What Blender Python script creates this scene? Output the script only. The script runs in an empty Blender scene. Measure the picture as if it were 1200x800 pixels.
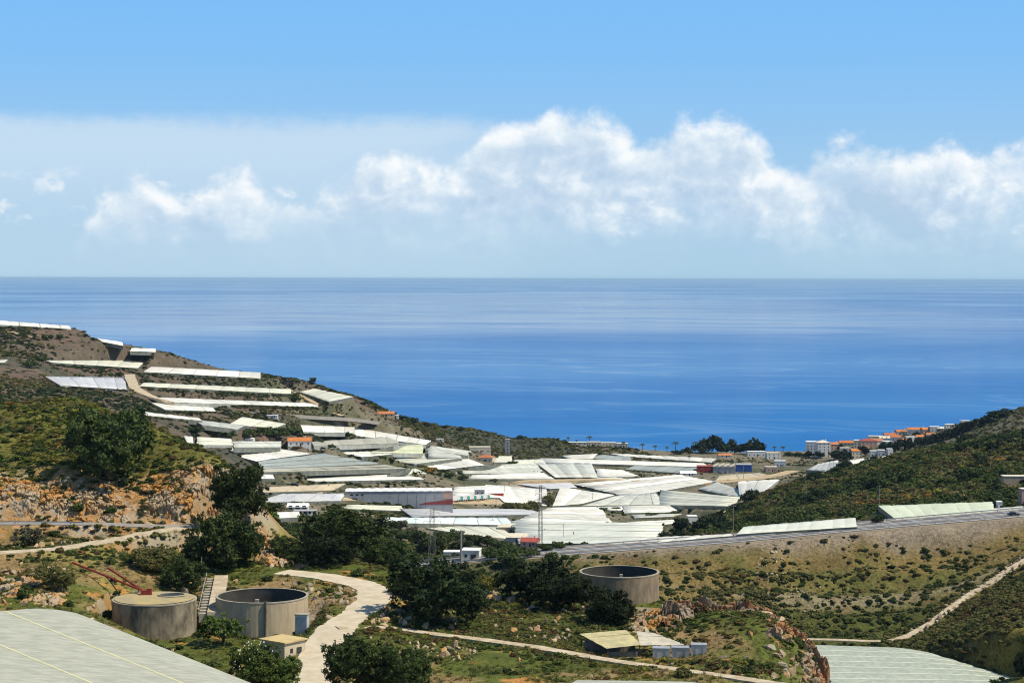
import bpy, bmesh, math, random
import numpy as np
from mathutils import Vector, Matrix, noise as mnoise

random.seed(7)
RNG = np.random.default_rng(11)
R = math.radians

# ------------------------------------------------------------------ camera
F = 2239.0            # focal length in photograph pixels (1200 wide)
CAMZ = 190.0          # eye height above the sea
PY0 = 326.5           # photograph row of the level line
scene = bpy.context.scene
COL = scene.collection
cam_d = bpy.data.cameras.new('camera')
cam = bpy.data.objects.new('camera', cam_d)
COL.objects.link(cam)
cam.location = (0, 0, CAMZ)
cam.rotation_euler = (R(90), R(-0.13), 0)
cam_d.sensor_width = 36.0
cam_d.lens = F / 1200 * 36
cam_d.shift_y = -(400 - PY0) / 1200
cam_d.clip_start = 1.0
cam_d.clip_end = 500000.0
scene.camera = cam

# ------------------------------------------------------------------ light and exposure
SUN_AZ = 104.0         # degrees to the right of the viewing direction (+Y)
SUN_EL = 55.0
sd = Vector((math.sin(R(SUN_AZ)) * math.cos(R(SUN_EL)), math.cos(R(SUN_AZ)) * math.cos(R(SUN_EL)), math.sin(R(SUN_EL))))
sun_d = bpy.data.lights.new('sun', 'SUN')
sun_d.energy = 5.0
sun_d.angle = R(0.53)
sun_d.color = (1.0, 0.90, 0.72)
sun = bpy.data.objects.new('sun', sun_d)
COL.objects.link(sun)
sun.rotation_euler = (-sd).to_track_quat('-Z', 'Y').to_euler()
sun.location = (300, 200, 600)

vs = scene.view_settings
vs.view_transform = 'Standard'
vs.look = 'None'
vs.exposure = 0.14
vs.gamma = 1.0
vs.use_curve_mapping = False
cy = scene.cycles
cy.max_bounces = 5
cy.diffuse_bounces = 2
cy.glossy_bounces = 2
cy.transmission_bounces = 2
cy.transparent_max_bounces = 4
cy.volume_bounces = 0
cy.caustics_reflective = False
cy.caustics_refractive = False
cy.use_denoising = True
cy.use_adaptive_sampling = True
cy.adaptive_threshold = 0.02
cy.filter_width = 1.1
scene.render.use_persistent_data = False


class NT:
    """small helper for writing node trees"""
    def __init__(self, tree):
        self.t = tree
        self.n = tree.nodes
        self.l = tree.links
        self.n.clear()

    def node(self, kind, **kw):
        nd = self.n.new(kind)
        for k, v in kw.items():
            setattr(nd, k, v)
        return nd

    def put(self, sock, v):
        if hasattr(v, 'is_output'):
            self.l.new(v, sock)
        else:
            sock.default_value = v

    def math(self, op, a, b=0.0, c=0.0, clamp=False):
        nd = self.node('ShaderNodeMath', operation=op, use_clamp=clamp)
        for s, v in zip(nd.inputs, (a, b, c)):
            self.put(s, v)
        return nd.outputs[0]

    def smooth(self, x, a, b, lo=0.0, hi=1.0):
        nd = self.node('ShaderNodeMapRange', interpolation_type='SMOOTHSTEP')
        for s, v in zip(nd.inputs[:5], (x, a, b, lo, hi)):
            self.put(s, v)
        return nd.outputs[0]

    def mix(self, fac, a, b, mode='MIX'):
        nd = self.node('ShaderNodeMix', data_type='RGBA', blend_type=mode)
        self.put(nd.inputs[0], fac)
        for s, v in ((nd.inputs[6], a), (nd.inputs[7], b)):
            if not hasattr(v, 'is_output') and len(v) == 3:
                v = (*v, 1)
            self.put(s, v)
        return nd.outputs[2]

    def noise(self, vec, scale, detail=4, rough=0.5, dist=0.0, out=0):
        nd = self.node('ShaderNodeTexNoise')
        if vec is not None:
            self.l.new(vec, nd.inputs['Vector'])
        nd.inputs['Scale'].default_value = scale
        nd.inputs['Detail'].default_value = detail
        nd.inputs['Roughness'].default_value = rough
        nd.inputs['Distortion'].default_value = dist
        return nd.outputs[out]

    def vmath(self, op, a, b=(0, 0, 0)):
        nd = self.node('ShaderNodeVectorMath', operation=op)
        self.put(nd.inputs[0], a)
        self.put(nd.inputs[1], b)
        return nd.outputs[0]

    def ramp(self, x, stops):
        nd = self.node('ShaderNodeValToRGB')
        e = nd.color_ramp.elements
        while len(e) < len(stops):
            e.new(0.5)
        for q, (p, c) in zip(e, stops):
            q.position = p
            q.color = (*c, 1) if len(c) == 3 else c
        self.put(nd.inputs[0], x)
        return nd.outputs[0]


# ------------------------------------------------------------------ sky: clear blue above a bank of cumulus along the horizon
def build_world():
    w = bpy.data.worlds.new('World')
    scene.world = w
    w.use_nodes = True
    T = NT(w.node_tree)
    out = T.node('ShaderNodeOutputWorld')
    sky = T.node('ShaderNodeTexSky', sky_type='NISHITA')
    sky.sun_disc = False
    sky.sun_elevation = R(SUN_EL)
    sky.sun_rotation = R(SUN_AZ)
    sky.altitude = 0
    sky.air_density = 1.0
    sky.dust_density = 0.4
    sky.ozone_density = 2.0
    bg_sky = T.node('ShaderNodeBackground')
    tint = T.mix(1.0, sky.outputs[0], SKY_TINT, 'MULTIPLY')
    T.l.new(tint, bg_sky.inputs[0])
    bg_sky.inputs[1].default_value = SKY_STRENGTH
    geo = T.node('ShaderNodeTexCoord')
    d = geo.outputs['Generated']
    sep = T.node('ShaderNodeSeparateXYZ')
    T.l.new(d, sep.inputs[0])
    el = sep.outputs[2]
    az = T.math('ARCTAN2', sep.outputs[0], sep.outputs[1])
    # cloud-top height round the horizon, one 0.56 rad stretch repeated mirrored
    t = T.math('PINGPONG', T.math('ADD', az, 0.28 + 0.56 * 20), 0.56)
    t = T.math('DIVIDE', t, 0.56)
    fc = T.node('ShaderNodeFloatCurve')
    T.put(fc.inputs['Value'], t)
    c = fc.mapping.curves[0]
    pts = [(-27, 330), (60, 318), (100, 262), (140, 214), (168, 210), (200, 222), (250, 214), (285, 200), (320, 216), (380, 216), (440, 200), (500, 200),
           (545, 176), (580, 150), (625, 134), (660, 122), (690, 130), (740, 150), (790, 150), (850, 141), (885, 160), (925, 188), (960, 169), (1005, 167),
           (1045, 182), (1085, 174), (1110, 160), (1145, 178), (1175, 175), (1227, 184)]
    def toxy(px, py):
        return ((math.atan((px - 600) / F) + 0.28) / 0.56, (PY0 - py) / F / 0.12)
    P = [toxy(*q) for q in pts]
    c.points[0].location = (0.0, P[0][1])
    c.points[1].location = (1.0, P[-1][1])
    for q in P[1:-1]:
        c.points.new(*q)
    fc.mapping.update()
    top = T.math('MULTIPLY', fc.outputs[0], 0.12)
    # puff noise at three sizes; the second sample, nearer the sun, gives the relief
    st = T.vmath('MULTIPLY', d, (1.0, 1.0, 1.15))
    sun_off = (0.0075, 0.0, 0.0085)
    n_big = T.noise(st, 21, 8, 0.54, 0.12)
    n_off = T.noise(T.vmath('ADD', st, sun_off), 21, 8, 0.54, 0.12)
    n_mid = T.noise(T.vmath('ADD', st, (3.1, 1.7, 0.4)), 48, 6, 0.6, 0.3)
    n_mof = T.noise(T.vmath('ADD', st, (3.104, 1.7, 0.4045)), 48, 6, 0.6, 0.3)
    n_fine = T.noise(st, 120, 5, 0.62, 0.3)
    n_soft = T.noise(T.vmath('MULTIPLY', d, (1.0, 1.0, 3.0)), 9, 4, 0.5)
    edge = T.math('ADD', T.math('SUBTRACT', top, el), T.math('MULTIPLY', T.math('SUBTRACT', n_big, 0.5), 0.050))
    edge = T.math('ADD', edge, T.math('MULTIPLY', T.math('SUBTRACT', n_mid, 0.5), 0.024))
    edge = T.math('ADD', edge, T.math('MULTIPLY', T.math('SUBTRACT', n_fine, 0.5), 0.010))
    dens = T.smooth(edge, -0.002, 0.0125)
    # the bank thins out into the pale air below
    base = T.smooth(T.math('ADD', el, T.math('MULTIPLY', T.math('SUBTRACT', n_soft, 0.5), 0.045)), 0.002, 0.046)
    holes = T.smooth(T.math('ADD', n_big, T.math('MULTIPLY', T.math('SUBTRACT', n_soft, 0.5), 0.8)), 0.28, 0.60, 0.70, 1.0)
    crest = T.smooth(edge, 0.003, 0.028, 1.0, 0.0)
    alpha = T.math('MULTIPLY', T.math('MULTIPLY', dens, base), T.math('MAXIMUM', holes, crest))
    # small separate puffs lower down
    n_puf = T.noise(T.vmath('ADD', T.vmath('MULTIPLY', d, (1.0, 1.0, 1.7)), (7.3, 2.2, 5.1)), 44, 7, 0.58, 0.2)
    puff = T.math('MULTIPLY', T.smooth(n_puf, 0.54, 0.68), T.math('MULTIPLY', T.smooth(el, 0.012, 0.024), T.smooth(el, 0.046, 0.060, 1.0, 0.0)))
    alpha = T.math('MAXIMUM', alpha, T.math('MULTIPLY', puff, 0.55))
    lit = T.math('MULTIPLY', T.math('SUBTRACT', n_big, n_off), 2.6)
    lit = T.math('ADD', lit, T.math('MULTIPLY', T.math('SUBTRACT', n_mid, n_mof), 1.1))
    lit = T.math('ADD', lit, T.math('MULTIPLY', T.math('SUBTRACT', n_mid, 0.5), 0.55))
    lit = T.math('ADD', lit, T.math('MULTIPLY', T.math('SUBTRACT', n_fine, 0.5), 0.16))
    lit = T.math('ADD', lit, T.math('MULTIPLY', crest, 0.46))
    lit = T.math('ADD', lit, T.math('MULTIPLY', puff, 0.30))
    lit = T.math('ADD', lit, 0.35, clamp=True)
    ccol = T.ramp(lit, [(0.0, (0.43, 0.57, 0.73)), (0.38, (0.54, 0.66, 0.79)), (0.66, (0.68, 0.77, 0.85)), (0.85, (0.80, 0.85, 0.89)), (1.0, (0.88, 0.90, 0.91))])
    bg_c = T.node('ShaderNodeBackground')
    T.l.new(ccol, bg_c.inputs[0])
    bg_c.inputs[1].default_value = 1.0
    # thin veil of stratus with a level upper edge
    vtop = T.math('ADD', el, T.math('MULTIPLY', T.math('SUBTRACT', n_soft, 0.5), 0.018))
    vtop = T.math('ADD', vtop, T.math('MULTIPLY', T.math('SUBTRACT', n_fine, 0.5), 0.008))
    veil = T.smooth(vtop, 0.074, 0.087, 1.0, 0.0)
    side = T.smooth(T.math('ADD', t, T.math('MULTIPLY', T.math('SUBTRACT', n_soft, 0.5), 0.5)), 0.38, 0.66, 0.66, 0.0)
    low = T.smooth(el, 0.020, 0.070, 0.35, 1.0)
    veil = T.math('MULTIPLY', T.math('MULTIPLY', veil, side), low)
    bg_v = T.node('ShaderNodeBackground')
    bg_v.inputs[0].default_value = (0.60, 0.715, 0.82, 1)
    # the thick pale air low down over the sea, all round
    bg_h = T.node('ShaderNodeBackground')
    T.l.new(T.mix(T.smooth(el, 0.0, 0.15), HORIZON_AIR, LOW_BLUE), bg_h.inputs[0])
    mh = T.node('ShaderNodeMixShader')
    T.put(mh.inputs[0], T.smooth(el, 0.06, 0.55, 0.97, 0.0))
    T.l.new(bg_sky.outputs[0], mh.inputs[1])
    T.l.new(bg_h.outputs[0], mh.inputs[2])
    m0 = T.node('ShaderNodeMixShader')
    T.put(m0.inputs[0], veil)
    T.l.new(mh.outputs[0], m0.inputs[1])
    T.l.new(bg_v.outputs[0], m0.inputs[2])
    m1 = T.node('ShaderNodeMixShader')
    T.put(m1.inputs[0], T.math('MULTIPLY', alpha, 0.97))
    T.l.new(m0.outputs[0], m1.inputs[1])
    T.l.new(bg_c.outputs[0], m1.inputs[2])
    T.l.new(m1.outputs[0], out.inputs[0])
    w.cycles.sampling_method = 'MANUAL'
    w.cycles.sample_map_resolution = 512


SKY_STRENGTH = 0.095
SKY_TINT = (0.86, 1.06, 1.22)
HORIZON_AIR = (0.38, 0.57, 0.73)
LOW_BLUE = (0.185, 0.47, 0.86)
build_world()


# ------------------------------------------------------------------ shared helpers
def unp(px, py, d):
    """a point d metres ahead of the viewpoint, seen at (px, py) in the photograph"""
    return Vector(((px - 600) / F * d, d, CAMZ - (py - PY0) * d / F))


def tag(o, label, cat, group=None):
    o['label'] = label
    o['category'] = cat
    if group:
        o['group'] = group
    return o


def link_mesh(name, verts, faces, mat, parent=None, smooth=False, mats=None, midx=None):
    me = bpy.data.meshes.new(name)
    me.from_pydata([tuple(v) for v in verts], [], faces)
    for m in (mats or [mat]):
        me.materials.append(m)
    if midx is not None:
        me.polygons.foreach_set('material_index', midx)
    if smooth:
        me.polygons.foreach_set('use_smooth', [True] * len(me.polygons))
    me.update()
    o = bpy.data.objects.new(name, me)
    COL.objects.link(o)
    if parent is not None:
        o.parent = parent
    return o


def empty(name, loc, rz=0.0):
    o = bpy.data.objects.new(name, None)
    o.empty_display_size = 1.0
    o.location = loc
    o.rotation_euler = (0, 0, rz)
    COL.objects.link(o)
    return o


class MB:
    """collects boxes, tubes and polygons of ONE part"""
    def __init__(self):
        self.v = []
        self.f = []

    def box(self, x0, x1, y0, y1, z0, z1):
        b = len(self.v)
        self.v += [(x, y, z) for z in (z0, z1) for y in (y0, y1) for x in (x0, x1)]
        self.f += [tuple(b + i for i in q) for q in ((0, 2, 3, 1), (4, 5, 7, 6), (0, 1, 5, 4), (2, 6, 7, 3), (0, 4, 6, 2), (1, 3, 7, 5))]
        return self

    def poly(self, pts):
        b = len(self.v)
        self.v += [tuple(p) for p in pts]
        self.f.append(tuple(range(b, b + len(pts))))
        return self

    def tube(self, pts, r, n=6, r2=None, cap=True):
        pts = [Vector(p) for p in pts]
        b = len(self.v)
        m = len(pts)
        for i, p in enumerate(pts):
            t = (pts[min(i + 1, m - 1)] - pts[max(i - 1, 0)]).normalized()
            a = t.cross(Vector((0, 0, 1)))
            if a.length < 1e-3:
                a = Vector((1, 0, 0))
            a.normalize()
            c = t.cross(a)
            rr = r if r2 is None else r + (r2 - r) * i / max(1, m - 1)
            for k in range(n):
                an = 2 * math.pi * k / n
                self.v.append(tuple(p + a * math.cos(an) * rr + c * math.sin(an) * rr))
        for i in range(m - 1):
            for k in range(n):
                k2 = (k + 1) % n
                self.f.append((b + i * n + k, b + i * n + k2, b + (i + 1) * n + k2, b + (i + 1) * n + k))
        if cap:
            self.f.append(tuple(b + k for k in reversed(range(n))))
            self.f.append(tuple(b + (m - 1) * n + k for k in range(n)))
        return self

    def lathe(self, prof, n=48, a0=0.0):
        b = len(self.v)
        m = len(prof)
        for (r, z) in prof:
            for k in range(n):
                an = a0 + 2 * math.pi * k / n
                self.v.append((r * math.cos(an), r * math.sin(an), z))
        for i in range(m - 1):
            for k in range(n):
                k2 = (k + 1) % n
                self.f.append((b + i * n + k, b + i * n + k2, b + (i + 1) * n + k2, b + (i + 1) * n + k))
        return self

    def build(self, name, mat, parent=None, smooth=False):
        return link_mesh(name, self.v, self.f, mat, parent, smooth)


def copy_tree(o, parent=None):
    c = o.copy()
    COL.objects.link(c)
    if parent is not None:
        c.parent = parent
    for ch in list(o.children):
        copy_tree(ch, c)
    return c


# ------------------------------------------------------------------ materials
MATS = {}


def mat(name, color, rough=0.9, var=0.0, scale=1.0, spec=0.2, color2=None, bump=0.0, bscale=None, detail=5, metallic=0.0, objvar=0.0, space='Object', trans=0.0, stretch=None):
    """one plain procedural surface: two colours mixed by noise, a little relief, a little change between copies"""
    m = bpy.data.materials.new(name)
    m.use_nodes = True
    T = NT(m.node_tree)
    out = T.node('ShaderNodeOutputMaterial')
    p = T.node('ShaderNodeBsdfPrincipled')
    T.l.new(p.outputs[0], out.inputs[0])
    p.inputs['Roughness'].default_value = rough
    p.inputs['Specular IOR Level'].default_value = spec
    p.inputs['Metallic'].default_value = metallic
    tc = T.node('ShaderNodeTexCoord')
    vec = tc.outputs['Object']
    if space == 'World':
        g = T.node('ShaderNodeNewGeometry')
        vec = g.outputs['Position']
    if stretch:
        vec = T.vmath('MULTIPLY', vec, stretch)
    if color2 is None:
        color2 = tuple(max(0, c * (1 - var)) for c in color)
    n = T.noise(vec, scale, detail, 0.6)
    col = T.mix(T.smooth(n, 0.32, 0.68), color, color2)
    if objvar:
        oi = T.node('ShaderNodeObjectInfo')
        f = T.math('ADD', T.math('MULTIPLY', oi.outputs['Random'], objvar * 2), 1 - objvar)
        hs = T.node('ShaderNodeHueSaturation')
        T.put(hs.inputs['Value'], f)
        T.put(hs.inputs['Hue'], T.math('ADD', T.math('MULTIPLY', oi.outputs['Random'], objvar * 0.06), 0.5 - objvar * 0.03))
        T.l.new(col, hs.inputs['Color'])
        col = hs.outputs[0]
    T.l.new(col, p.inputs['Base Color'])
    if trans:
        tr = T.node('ShaderNodeBsdfTranslucent')
        T.l.new(col, tr.inputs[0])
        mx = T.node('ShaderNodeMixShader')
        mx.inputs[0].default_value = trans
        T.l.new(p.outputs[0], mx.inputs[1])
        T.l.new(tr.outputs[0], mx.inputs[2])
        T.l.new(mx.outputs[0], out.inputs[0])
    if bump:
        b = T.node('ShaderNodeBump')
        b.inputs['Strength'].default_value = 1.0
        b.inputs['Distance'].default_value = bump
        T.l.new(T.noise(vec, bscale or scale * 3, 5, 0.6), b.inputs['Height'])
        T.l.new(b.outputs[0], p.inputs['Normal'])
    MATS[name] = m
    return m

# ------------------------------------------------------------------ the lie of the land
def fbm(x, y, scale, octaves=5, seed=0, gain=0.5):
    """value noise, -1..1, vectorised"""
    x = np.asarray(x, float) / scale
    y = np.asarray(y, float) / scale
    tot = np.zeros_like(x)
    amp, norm = 1.0, 0.0
    for o in range(octaves):
        xi = np.floor(x).astype(np.int64)
        yi = np.floor(y).astype(np.int64)
        xf = x - xi
        yf = y - yi
        u = xf * xf * (3 - 2 * xf)
        v = yf * yf * (3 - 2 * yf)

        def h(a, b):
            k = (a * 374761393 + b * 668265263 + (seed + o * 57) * 974634777) & 0xFFFFFFFF
            k = ((k ^ (k >> 13)) * 1274126177) & 0xFFFFFFFF
            k = k ^ (k >> 16)
            return (k & 0xFFFF) / 32767.5 - 1
        tot += amp * ((h(xi, yi) * (1 - u) + h(xi + 1, yi) * u) * (1 - v) + (h(xi, yi + 1) * (1 - u) + h(xi + 1, yi + 1) * u) * v)
        norm += amp
        amp *= gain
        x = x * 2.03 + 17.3
        y = y * 2.03 - 9.1
    return tot / norm


def sstep(x, a, b):
    t = np.clip((np.asarray(x, float) - a) / (b - a), 0, 1)
    return t * t * (3 - 2 * t)


# spot heights: (px, py, distance) as seen, and (px, distance, height) where hidden
SEEN = [
    # foreground shelf with the tanks
    (0, 715, 347), (0, 668, 385), (0, 655, 393), (100, 641, 410), (225, 619, 440), (100, 690, 372), (60, 700, 360), (180, 665, 400), (240, 745, 358), (182, 742, 366),
    (308, 740, 368), (330, 668, 415), (440, 688, 400), (420, 720, 370), (380, 760, 345), (365, 800, 325), (450, 800, 312), (520, 745, 360), (480, 770, 335),
    (330, 655, 440), (250, 650, 428), (400, 650, 445), (480, 662, 438), (560, 690, 422), (560, 720, 390), (620, 700, 418), (680, 705, 425), (720, 716, 414),
    (780, 722, 402), (860, 722, 395), (930, 742, 380), (958, 772, 365), (700, 752, 365), (800, 762, 355), (900, 782, 340), (880, 798, 322), (600, 800, 310), (620, 758, 350),
    (720, 776, 340), (740, 800, 314),
    # the hill on the near side of the road
    (-150, 655, 385), (-150, 600, 430), (-150, 490, 520), (-150, 470, 560), (0, 613, 436), (0, 578, 443), (100, 613, 440), (100, 572, 447), (200, 612, 443), (200, 572, 452), (0, 540, 468), (100, 535, 470),
    (0, 482, 525), (100, 480, 510), (170, 500, 485), (225, 522, 472), (245, 535, 462), (265, 550, 456), (280, 575, 450), (290, 600, 447), (300, 622, 444), (160, 540, 468),
    (0, 474, 560), (100, 474, 545),
    # highway and the bank below it
    (600, 653, 690), (700, 646, 692), (860, 632, 698), (1000, 619, 705), (1200, 601, 715), (1400, 583, 730), (520, 660, 695),
    (600, 662, 676), (700, 656, 678), (860, 643, 684), (1000, 631, 691), (1200, 614, 700),
    (700, 702, 640), (750, 705, 632), (850, 722, 630), (950, 742, 628), (1000, 748, 622), (1060, 742, 628), (1130, 700, 645), (1200, 658, 660), (1300, 610, 680),
    (850, 690, 655), (1000, 690, 662), (1100, 680, 665), (1200, 690, 590), (1150, 720, 600), (1200, 750, 530), (1100, 750, 575), (1140, 766, 545), (1200, 790, 500), (1300, 720, 560),
    # behind the highway, and the scrub spur
    (1000, 613, 775), (1100, 600, 760), (1200, 592, 770), (1300, 580, 790), (900, 622, 790), (860, 627, 800), (800, 633, 850),
    (1100, 585, 860), (1000, 600, 880), (1200, 570, 880), (900, 605, 960), (1200, 507, 1120), (1200, 540, 980), (1100, 523, 1160), (1100, 550, 1020), (1050, 535, 1200), (1000, 547, 1250), (1000, 570, 1050),
    (940, 561, 1270), (940, 585, 1080), (880, 591, 1190), (880, 605, 1060), (840, 613, 1110), (790, 629, 1030), (1400, 470, 1100), (1400, 530, 900),
    # valley floor
    (400, 500, 1650), (400, 540, 1400), (400, 575, 1250), (400, 600, 1150), (500, 510, 1850), (500, 545, 1550), (500, 575, 1350), (500, 600, 1200), (500, 630, 1050), (480, 640, 960),
    (600, 517, 2060), (600, 530, 1900), (600, 550, 1700), (600, 575, 1500), (600, 600, 1330), (600, 630, 1150), (600, 648, 1020), (540, 650, 900), (560, 655, 850),
    (700, 528, 2030), (700, 533, 1960), (700, 550, 1780), (700, 575, 1570), (700, 600, 1380), (700, 630, 1180), (700, 642, 1080),
    (800, 531, 2000), (800, 545, 1840), (800, 570, 1620), (800, 600, 1400), (800, 620, 1250), (900, 532, 2000), (900, 545, 1850), (900, 560, 1700), (960, 540, 1900), (1000, 545, 1800), (1050, 535, 1750),
    # far hill with the terraces
    (-200, 360, 1600), (-200, 400, 1400), (-200, 440, 1200), (0, 380, 1700), (0, 415, 1500), (0, 450, 1300), (0, 476, 1150), (80, 384, 1720), (120, 399, 1750), (180, 411, 1790), (220, 430, 1830), (300, 440, 1850),
    (350, 448, 1870), (380, 458, 1890), (412, 464, 1900), (445, 477, 1940), (490, 493, 1990), (560, 504, 2040), (640, 514, 2080), (700, 520, 2090), (735, 523, 2085),
    (100, 430, 1560), (150, 440, 1540), (100, 455, 1330), (160, 480, 1290), (230, 520, 1180), (200, 455, 1600), (300, 460, 1680), (300, 480, 1550), (300, 500, 1440), (300, 520, 1350), (320, 545, 1250),
    (300, 590, 1050), (320, 600, 1000), (420, 478, 1790), (480, 500, 1900),
    # headland with the village
    (1200, 475, 1900), (1150, 490, 1940), (1100, 504, 1990), (1050, 512, 2020), (1000, 523, 2010), (950, 529, 2010), (1200, 500, 1700), (1100, 520, 1850), (1400, 430, 1850), (1300, 450, 1880),
    (820, 529, 2050), (900, 528, 2065), (940, 528, 2060),
]
HIDDEN = [(px, 40, 166) for px in (-200, 300, 800, 1400)] + [(px, 100, 152) for px in (-200, 300, 800, 1400)] + [
    (-150, 180, 144), (300, 180, 139), (700, 180, 137), (1000, 180, 134), (1400, 180, 130), (-150, 280, 136), (0, 260, 132.5), (150, 288, 128.5), (300, 308, 121.5), (90, 330, 128),
    (600, 260, 129), (900, 260, 124), (1000, 300, 110), (1100, 330, 100), (1200, 380, 96), (1300, 400, 104), (300, 520, 112), (400, 520, 105), (500, 510, 101), (600, 505, 96), (700, 495, 93), (780, 485, 91),
    (850, 470, 89), (930, 440, 90), (980, 400, 95), (1005, 370, 100), (960, 310, 109), (300, 640, 98), (450, 620, 88), (600, 600, 84), (800, 560, 79), (900, 560, 75), (960, 540, 76), (1000, 550, 74.5),
    (1000, 500, 77), (1100, 545, 76), (1100, 490, 82), (1000, 450, 85), (1150, 450, 86), (0, 650, 128), (150, 600, 118), (-150, 680, 135), (0, 800, 110), (150, 800, 96), (300, 800, 84), (400, 800, 76), (0, 1000, 108), (-150, 900, 116),
    (200, 1000, 82), (600, 800, 66), (700, 850, 56), (700, 760, 80), (600, 750, 80), (750, 950, 50), (500, 750, 77),
    (0, 1900, 70), (0, 2100, -12), (-200, 1850, 80), (-200, 2100, -12), (200, 1980, 40), (200, 2120, -12), (350, 2000, 25), (350, 2130, -12), (500, 2090, 4), (500, 2170, -10), (640, 2140, -4), (760, 2130, -4), (900, 2130, -4), (1000, 2110, -4),
    (1200, 1320, 74), (1100, 1380, 60), (1300, 1320, 84), (1100, 2100, 0), (1100, 2180, -10), (1200, 2020, 34), (1200, 2180, -10), (1400, 2000, 60), (1400, 2200, -12)] + [(px, 2350, -16) for px in range(-200, 1500, 200)]

_C = []
for (px, py, d) in SEEN:
    _C.append(((px - 600) / F, math.log(d) * 0.5, CAMZ - (py - PY0) * d / F))
for (px, d, z) in HIDDEN:
    _C.append(((px - 600) / F, math.log(d) * 0.5, z))
_C = np.array(_C)


def _phi(r2):
    return np.sqrt(r2 + 0.012 ** 2)


def _solve():
    P = _C[:, :2]
    n = len(P)
    r2 = ((P[:, None] - P[None]) ** 2).sum(-1)
    A = np.zeros((n + 3, n + 3))
    A[:n, :n] = _phi(r2) - np.eye(n) * 0.0008
    A[:n, n] = 1
    A[:n, n + 1:] = P
    A[n, :n] = 1
    A[n + 1:, :n] = P.T
    b = np.zeros(n + 3)
    b[:n] = _C[:, 2]
    return np.linalg.solve(A, b)


_W = _solve()


def base_z(x, y):
    x = np.asarray(x, float)
    y = np.maximum(np.asarray(y, float), 20.0)
    a = (x / y).ravel()
    v = (np.log(y) * 0.5).ravel()
    out = np.empty_like(a)
    n = len(_C)
    for i in range(0, len(a), 20000):
        aa = a[i:i + 20000, None] - _C[None, :, 0]
        vv = v[i:i + 20000, None] - _C[None, :, 1]
        ph = _phi(aa * aa + vv * vv)
        out[i:i + 20000] = ph @ _W[:n] + _W[n] + a[i:i + 20000] * _W[n + 1] + v[i:i + 20000] * _W[n + 2]
    return out.reshape(x.shape)


HIGHWAY = []
CARVE = []      # (function(x, y) -> weight, height) applied in order


def seg_dist(x, y, pts):
    """distance to a polyline and the height on it at the nearest point"""
    best = np.full(x.shape, 1e9)
    zz = np.zeros(x.shape)
    for (a, b) in zip(pts[:-1], pts[1:]):
        dx, dy = b[0] - a[0], b[1] - a[1]
        t = np.clip(((x - a[0]) * dx + (y - a[1]) * dy) / (dx * dx + dy * dy), 0, 1)
        dd = np.hypot(x - a[0] - t * dx, y - a[1] - t * dy)
        m = dd < best
        best = np.where(m, dd, best)
        zz = np.where(m, a[2] + t * (b[2] - a[2]), zz)
    return best, zz


def carve_line(pts, half, soft):
    xs = [p[0] for p in pts]
    ys = [p[1] for p in pts]
    box = (min(xs) - half - soft, max(xs) + half + soft, min(ys) - half - soft, max(ys) + half + soft)

    def fn(x, y, z):
        d, h = seg_dist(x, y, pts)
        w = 1 - sstep(d, half, half + soft)
        return z * (1 - w) + h * w
    CARVE.append((box, fn))


def carve_quad(q, soft, drop):
    """level the ground under a quadrilateral of roof corners q (each x, y, z)"""
    xs = [p[0] for p in q]
    ys = [p[1] for p in q]
    box = (min(xs) - soft, max(xs) + soft, min(ys) - soft, max(ys) + soft)
    A = np.array([[p[0], p[1], 1] for p in q])
    co = np.linalg.lstsq(A, np.array([p[2] for p in q]), rcond=None)[0]
    cx, cyy = sum(xs) / 4, sum(ys) / 4

    def fn(x, y, z):
        sd_ = np.full(x.shape, -1e9)
        for i in range(4):
            a, b = q[i], q[(i + 1) % 4]
            ex, ey = b[0] - a[0], b[1] - a[1]
            l = math.hypot(ex, ey) + 1e-6
            nx, ny = ey / l, -ex / l
            if (cx - a[0]) * nx + (cyy - a[1]) * ny > 0:
                nx, ny = -nx, -ny
            sd_ = np.maximum(sd_, (x - a[0]) * nx + (y - a[1]) * ny)
        w = 1 - sstep(sd_, 0, soft)
        h = co[0] * x + co[1] * y + co[2] - drop
        h = np.clip(h, min(p[2] for p in q) - drop - 1.5, max(p[2] for p in q) - drop + 1.5)
        return z * (1 - w) + h * w
    CARVE.append((box, fn))


def cap_quad(q, drop):
    """keep neighbouring pads from standing up through a roof"""
    xs = [p[0] for p in q]
    ys = [p[1] for p in q]
    box = (min(xs) - 1, max(xs) + 1, min(ys) - 1, max(ys) + 1)
    cx, cyy = sum(xs) / 4, sum(ys) / 4
    zt = min(p[2] for p in q) - drop

    def fn(x, y, z):
        sd_ = np.full(x.shape, -1e9)
        for i in range(4):
            a, b = q[i], q[(i + 1) % 4]
            ex, ey = b[0] - a[0], b[1] - a[1]
            l = math.hypot(ex, ey) + 1e-6
            nx, ny = ey / l, -ex / l
            if (cx - a[0]) * nx + (cyy - a[1]) * ny > 0:
                nx, ny = -nx, -ny
            sd_ = np.maximum(sd_, (x - a[0]) * nx + (y - a[1]) * ny)
        return np.where(sd_ < 0.5, np.minimum(z, zt), z)
    CARVE.append((box, fn))


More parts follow.
